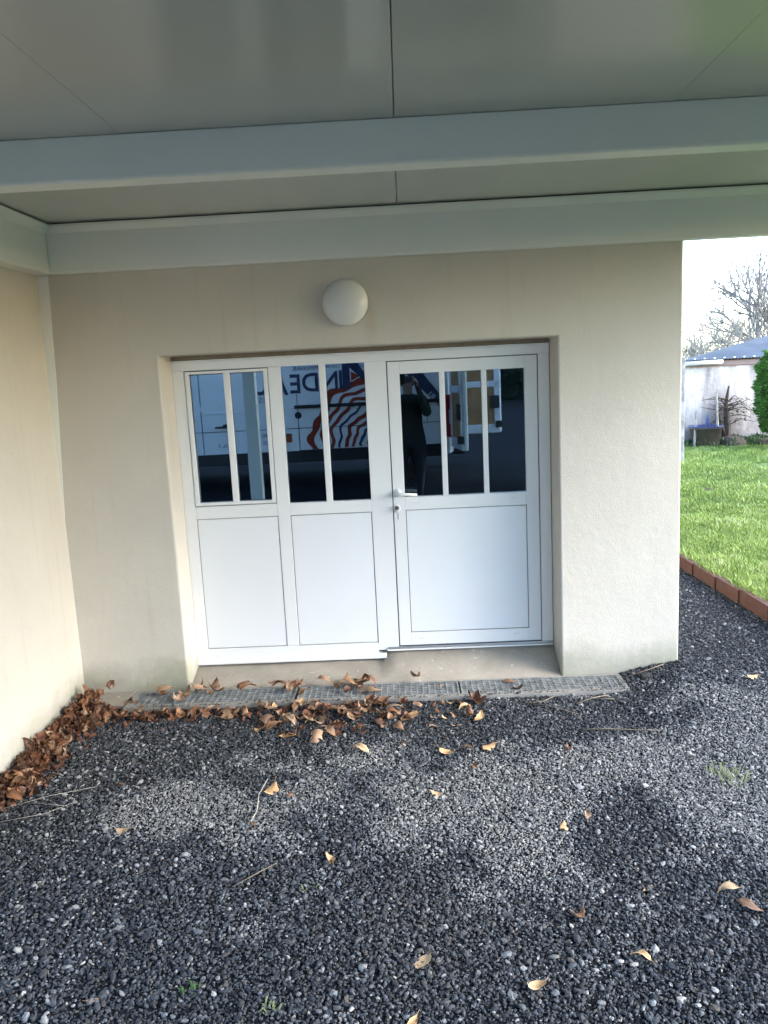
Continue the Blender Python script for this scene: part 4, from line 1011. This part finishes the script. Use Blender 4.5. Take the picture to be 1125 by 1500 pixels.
# big letters, real reading order runs towards -x:  (M) A I N D E A U
def letter(ch, xr, xl, z0, z1):
    text('lettering', ch, 0, 0, 1, NAVY, van); o = bpy.data.objects[-1] if False else None
def big(ch, xr, xl, z0, z1, bold=.018):
    o = text('lettering', ch, 0, 0, .7, NAVY, van, bold=bold)
    me = o.data; xs_ = [v_.co.x for v_ in me.vertices]; zs_ = [v_.co.z for v_ in me.vertices]
    a, b_, c, d = min(xs_), max(xs_), min(zs_), max(zs_)
    for v_ in me.vertices:
        v_.co.x = xl + (v_.co.x - a) / (b_ - a) * (xr - xl); v_.co.z = z0 + (v_.co.z - c) / (d - c) * (z1 - z0)
    return o
big('M', -.06, -.42, 1.70, 2.02)
MB().prism([(-.60, 2.06), (-.80, 2.06), (-.80, 1.70), (-.70, 1.70), (-.70, 1.98), (-.52, 1.80), (-.43, 1.80)], 'y', VY + .001, YD).build('lettering', NAVY, van)
MB().prism([(-.685, 1.93), (-.685, 1.80), (-.57, 1.86)], 'y', VY + .001, YD).build('lettering', REDD, van)
big('I', -.805, -.845, 1.705, 1.95); big('N', -.865, -1.075, 1.700, 1.945); big('D', -1.13, -1.35, 1.685, 1.935); big('E', -1.375, -1.515, 1.67, 1.925)
big('A', -1.54, -1.79, 1.655, 1.94); big('U', -1.825, -2.03, 1.665, 1.95)
text('lettering', 'CHARPENTE', -.45, 1.975, .045, NAVY, van, y=YD + .0006, sx=.8)
text('lettering', 'COUVERTURE', -.83, 1.985, .042, NAVY, van, sx=.8)
text('lettering', 'MENUISERIE', -1.12, 1.975, .050, NAVY, van, sx=.9)
text('lettering', 'QUES', -1.66, 1.565, .075, NAVY, van, sx=1.1)
text('lettering', '40 ARS', -1.85, 1.095, .055, NAVY, van, sx=1.2); text('lettering', '02 51 09', -1.85, 1.0, .05, NAVY, van, sx=1.2)
text('lettering', '@ 3L 5', -2.32, .985, .045, NAVY, van, sx=1.2)
# stripes: wavy contour lines
def stripes():
    red = MB(); nav = MB(); cx, cz = -.33, .93
    rads = [(.90, .07), (.78, .050), (.67, .050), (.565, .035), (.46, .055), (.36, .045), (.265, .040), (.17, .035), (.08, .03)]
    for i, (r0, wd) in enumerate(rads):
        tgt = nav if i in (3, 6) else red; n = 54; vs = []
        for k in range(n + 1):
            a = R(182 - 100 * k / n); wob = 1 + .035 * math.sin(a * 9 + i) + .02 * math.sin(a * 17 + i * 2)
            jag = (.035 * abs(math.sin(a * 13)) if i == 0 else 0)
            for rr in (r0 * wob - wd / 2, r0 * wob + wd / 2 + jag):
                vs.append((cx + rr * math.cos(a), YD - .0012, max(.907, cz + rr * math.sin(a) * 1.0)))
        tgt.add(vs, [(2 * k, 2 * k + 1, 2 * k + 3, 2 * k + 2) for k in range(n)])
    red.build('stripe', REDD, van); nav.build('stripe', NAVY, van)
    # diagonal navy band with pale letters towards the rear
    MB().prism([(.06, 2.02), (.16, 2.02), (.58, 1.46), (.58, 1.30), (.06, 1.86)], 'y', VY + .001, YD - .0006).build('stripe', NAVY, van)
    text('lettering', 'SARL', .485, 1.385, .085, VWHITE, van, rot=R(-47) * -1 if False else R(47), y=YD + .001)
stripes()

# ------------------------------------------------------------------ the photographer (mirrored in the door glass)
def person():
    root = empty('person', (.0, -5.42, 0)); gzv_ = gz(0, -5.42)
    tag(root, 'person in a dark jacket holding up a phone, dark reflection in the glass', 'person')
    root.location = (.065, -5.44, gzv_ + .012)
    H = 1.78 - gzv_ + .04    # top of the head
    s = H / 1.78
    J = {}; vsl = []; rad = []; ed = []
    def jn(n, p, r_, par=None):
        J[n] = len(vsl); vsl.append(tuple(q * s for q in p)); rad.append(r_ * s)
        if par: ed.append((J[par], J[n]))
    jn('pelvis', (0, 0, .95), .145)
    jn('waist', (0, 0, 1.10), .135, 'pelvis'); jn('chest', (0, -.01, 1.32), .155, 'waist'); jn('upper', (0, -.01, 1.43), .12, 'chest'); jn('neck', (0, .0, 1.52), .06, 'upper'); jn('head0', (0, .01, 1.60), .078, 'neck'); jn('head1', (0, .015, 1.69), .088, 'head0'); jn('head2', (0, .01, 1.74), .066, 'head1')
    for sg, t in ((-1, 'l'), (1, 'r')):
        jn('hip' + t, (sg * .12, 0, .86), .15, 'pelvis'); jn('knee' + t, (sg * .13, .01, .49), .095, 'hip' + t); jn('ankle' + t, (sg * .12, -.02, .10), .045, 'knee' + t)
        jn('heel' + t, (sg * .12, -.04, .045), .045, 'ankle' + t); jn('toe' + t, (sg * .14, .16, .035), .035, 'heel' + t)
        jn('sh' + t, (sg * .21, -.01, 1.42), .095, 'upper'); jn('el' + t, (sg * .27, .17, 1.22), .070, 'sh' + t)
        jn('wr' + t, (sg * .10, .335, 1.52 / s * 1.0 + .06), .030, 'el' + t)
        jn('pa' + t, (sg * .092, .36, 1.66), .030, 'wr' + t)
        for fi in range(4):
            zz = 1.70 + fi * .022; jn('f%d%s' % (fi, t), (sg * .088, .378, zz), .010, 'pa' + t); jn('g%d%s' % (fi, t), (sg * (.060 - .004 * (fi % 2)), .385, zz + .004), .008, 'f%d%s' % (fi, t))
        jn('th' + t, (sg * .062, .352, 1.672), .011, 'pa' + t); jn('tt' + t, (sg * .035, .355, 1.70), .009, 'th' + t)
    me = bpy.data.meshes.new('body'); me.from_pydata(vsl, ed, []); o = link('body', me, None, root)
    md = o.modifiers.new('skin', 'SKIN'); md.use_smooth_shade = True
    for i, sv in enumerate(me.skin_vertices[0].data):
        k = 1.45 if i < 4 else 1.; sv.radius = (rad[i] * k, rad[i] * (.8 if i < 4 else 1)); sv.use_root = (i == 0)
    o.modifiers.new('sub', 'SUBSURF').levels = 1; o.modifiers['sub'].render_levels = 1
    dg = bpy.context.evaluated_depsgraph_get(); bm_ = bpy.data.meshes.new_from_object(o.evaluated_get(dg)); o.modifiers.clear(); o.data = bm_
    bm_.materials.clear()
    for q in (JACKET, TROUS, SKIN, BLACKPL): bm_.materials.append(q)
    for p in bm_.polygons:
        c = p.center / s
        if c.z < .09: p.material_index = 3
        elif c.z < .96 and c.y < .25: p.material_index = 1
        elif (c.z > 1.53 and c.y < .15) or (c.y > .335): p.material_index = 2
        else: p.material_index = 0
        p.use_smooth = True
    hb_ = MB(); hb_.lathe([(.092, -.02), (.098, .03), (.088, .075), (.055, .105), (.0005, .115)], (0, -.012, 1.665), 'z', 20)
    hair = hb_.build('hair', HAIR, root, smooth=True); hair.data.transform(Matrix.Scale(s, 4))
    fb = MB()
    for sg in (-1, 1): fb.lathe([(.0005, .012), (.011, .006), (.012, -.004)], (sg * .031, .092, 1.685), 'y', 10)
    fb.tube([(0, .095, 1.69), (0, .118, 1.652), (0, .10, 1.645)], [.007, .012, .008], 8); fb.tube([(-.024, .094, 1.617), (0, .102, 1.615), (.024, .094, 1.617)], .005, 6)
    for sg in (-1, 1): fb.lathe([(.0005, .006), (.02, .004), (.03, -.004)], (sg * .090, .0, 1.665), 'x', 10)
    fo = fb.build('face_features', SKIN, root, smooth=True); fo.data.transform(Matrix.Scale(s, 4))
    for sg in (-1, 1):
        pb = MB().tube([(sg * .17, .075, 1.47), (sg * .235, .11, 1.38), (sg * .27, .15, 1.24), (sg * .25, .13, 1.10)], .009, 6).build('piping', HIVIS, root, smooth=True); pb.data.transform(Matrix.Scale(s, 4))
    ph = MB().box(-.037, .037, -.0045, .0045, -.075, .075).build('smartphone', PHONE, None, bevel=.008)
    ph.location = (0, -5.032, 1.815); tag(ph, 'black smartphone held up by the person mirrored in the glass', 'phone')
    return root, s
person()
print('stones', NG, 'tufts', NT)
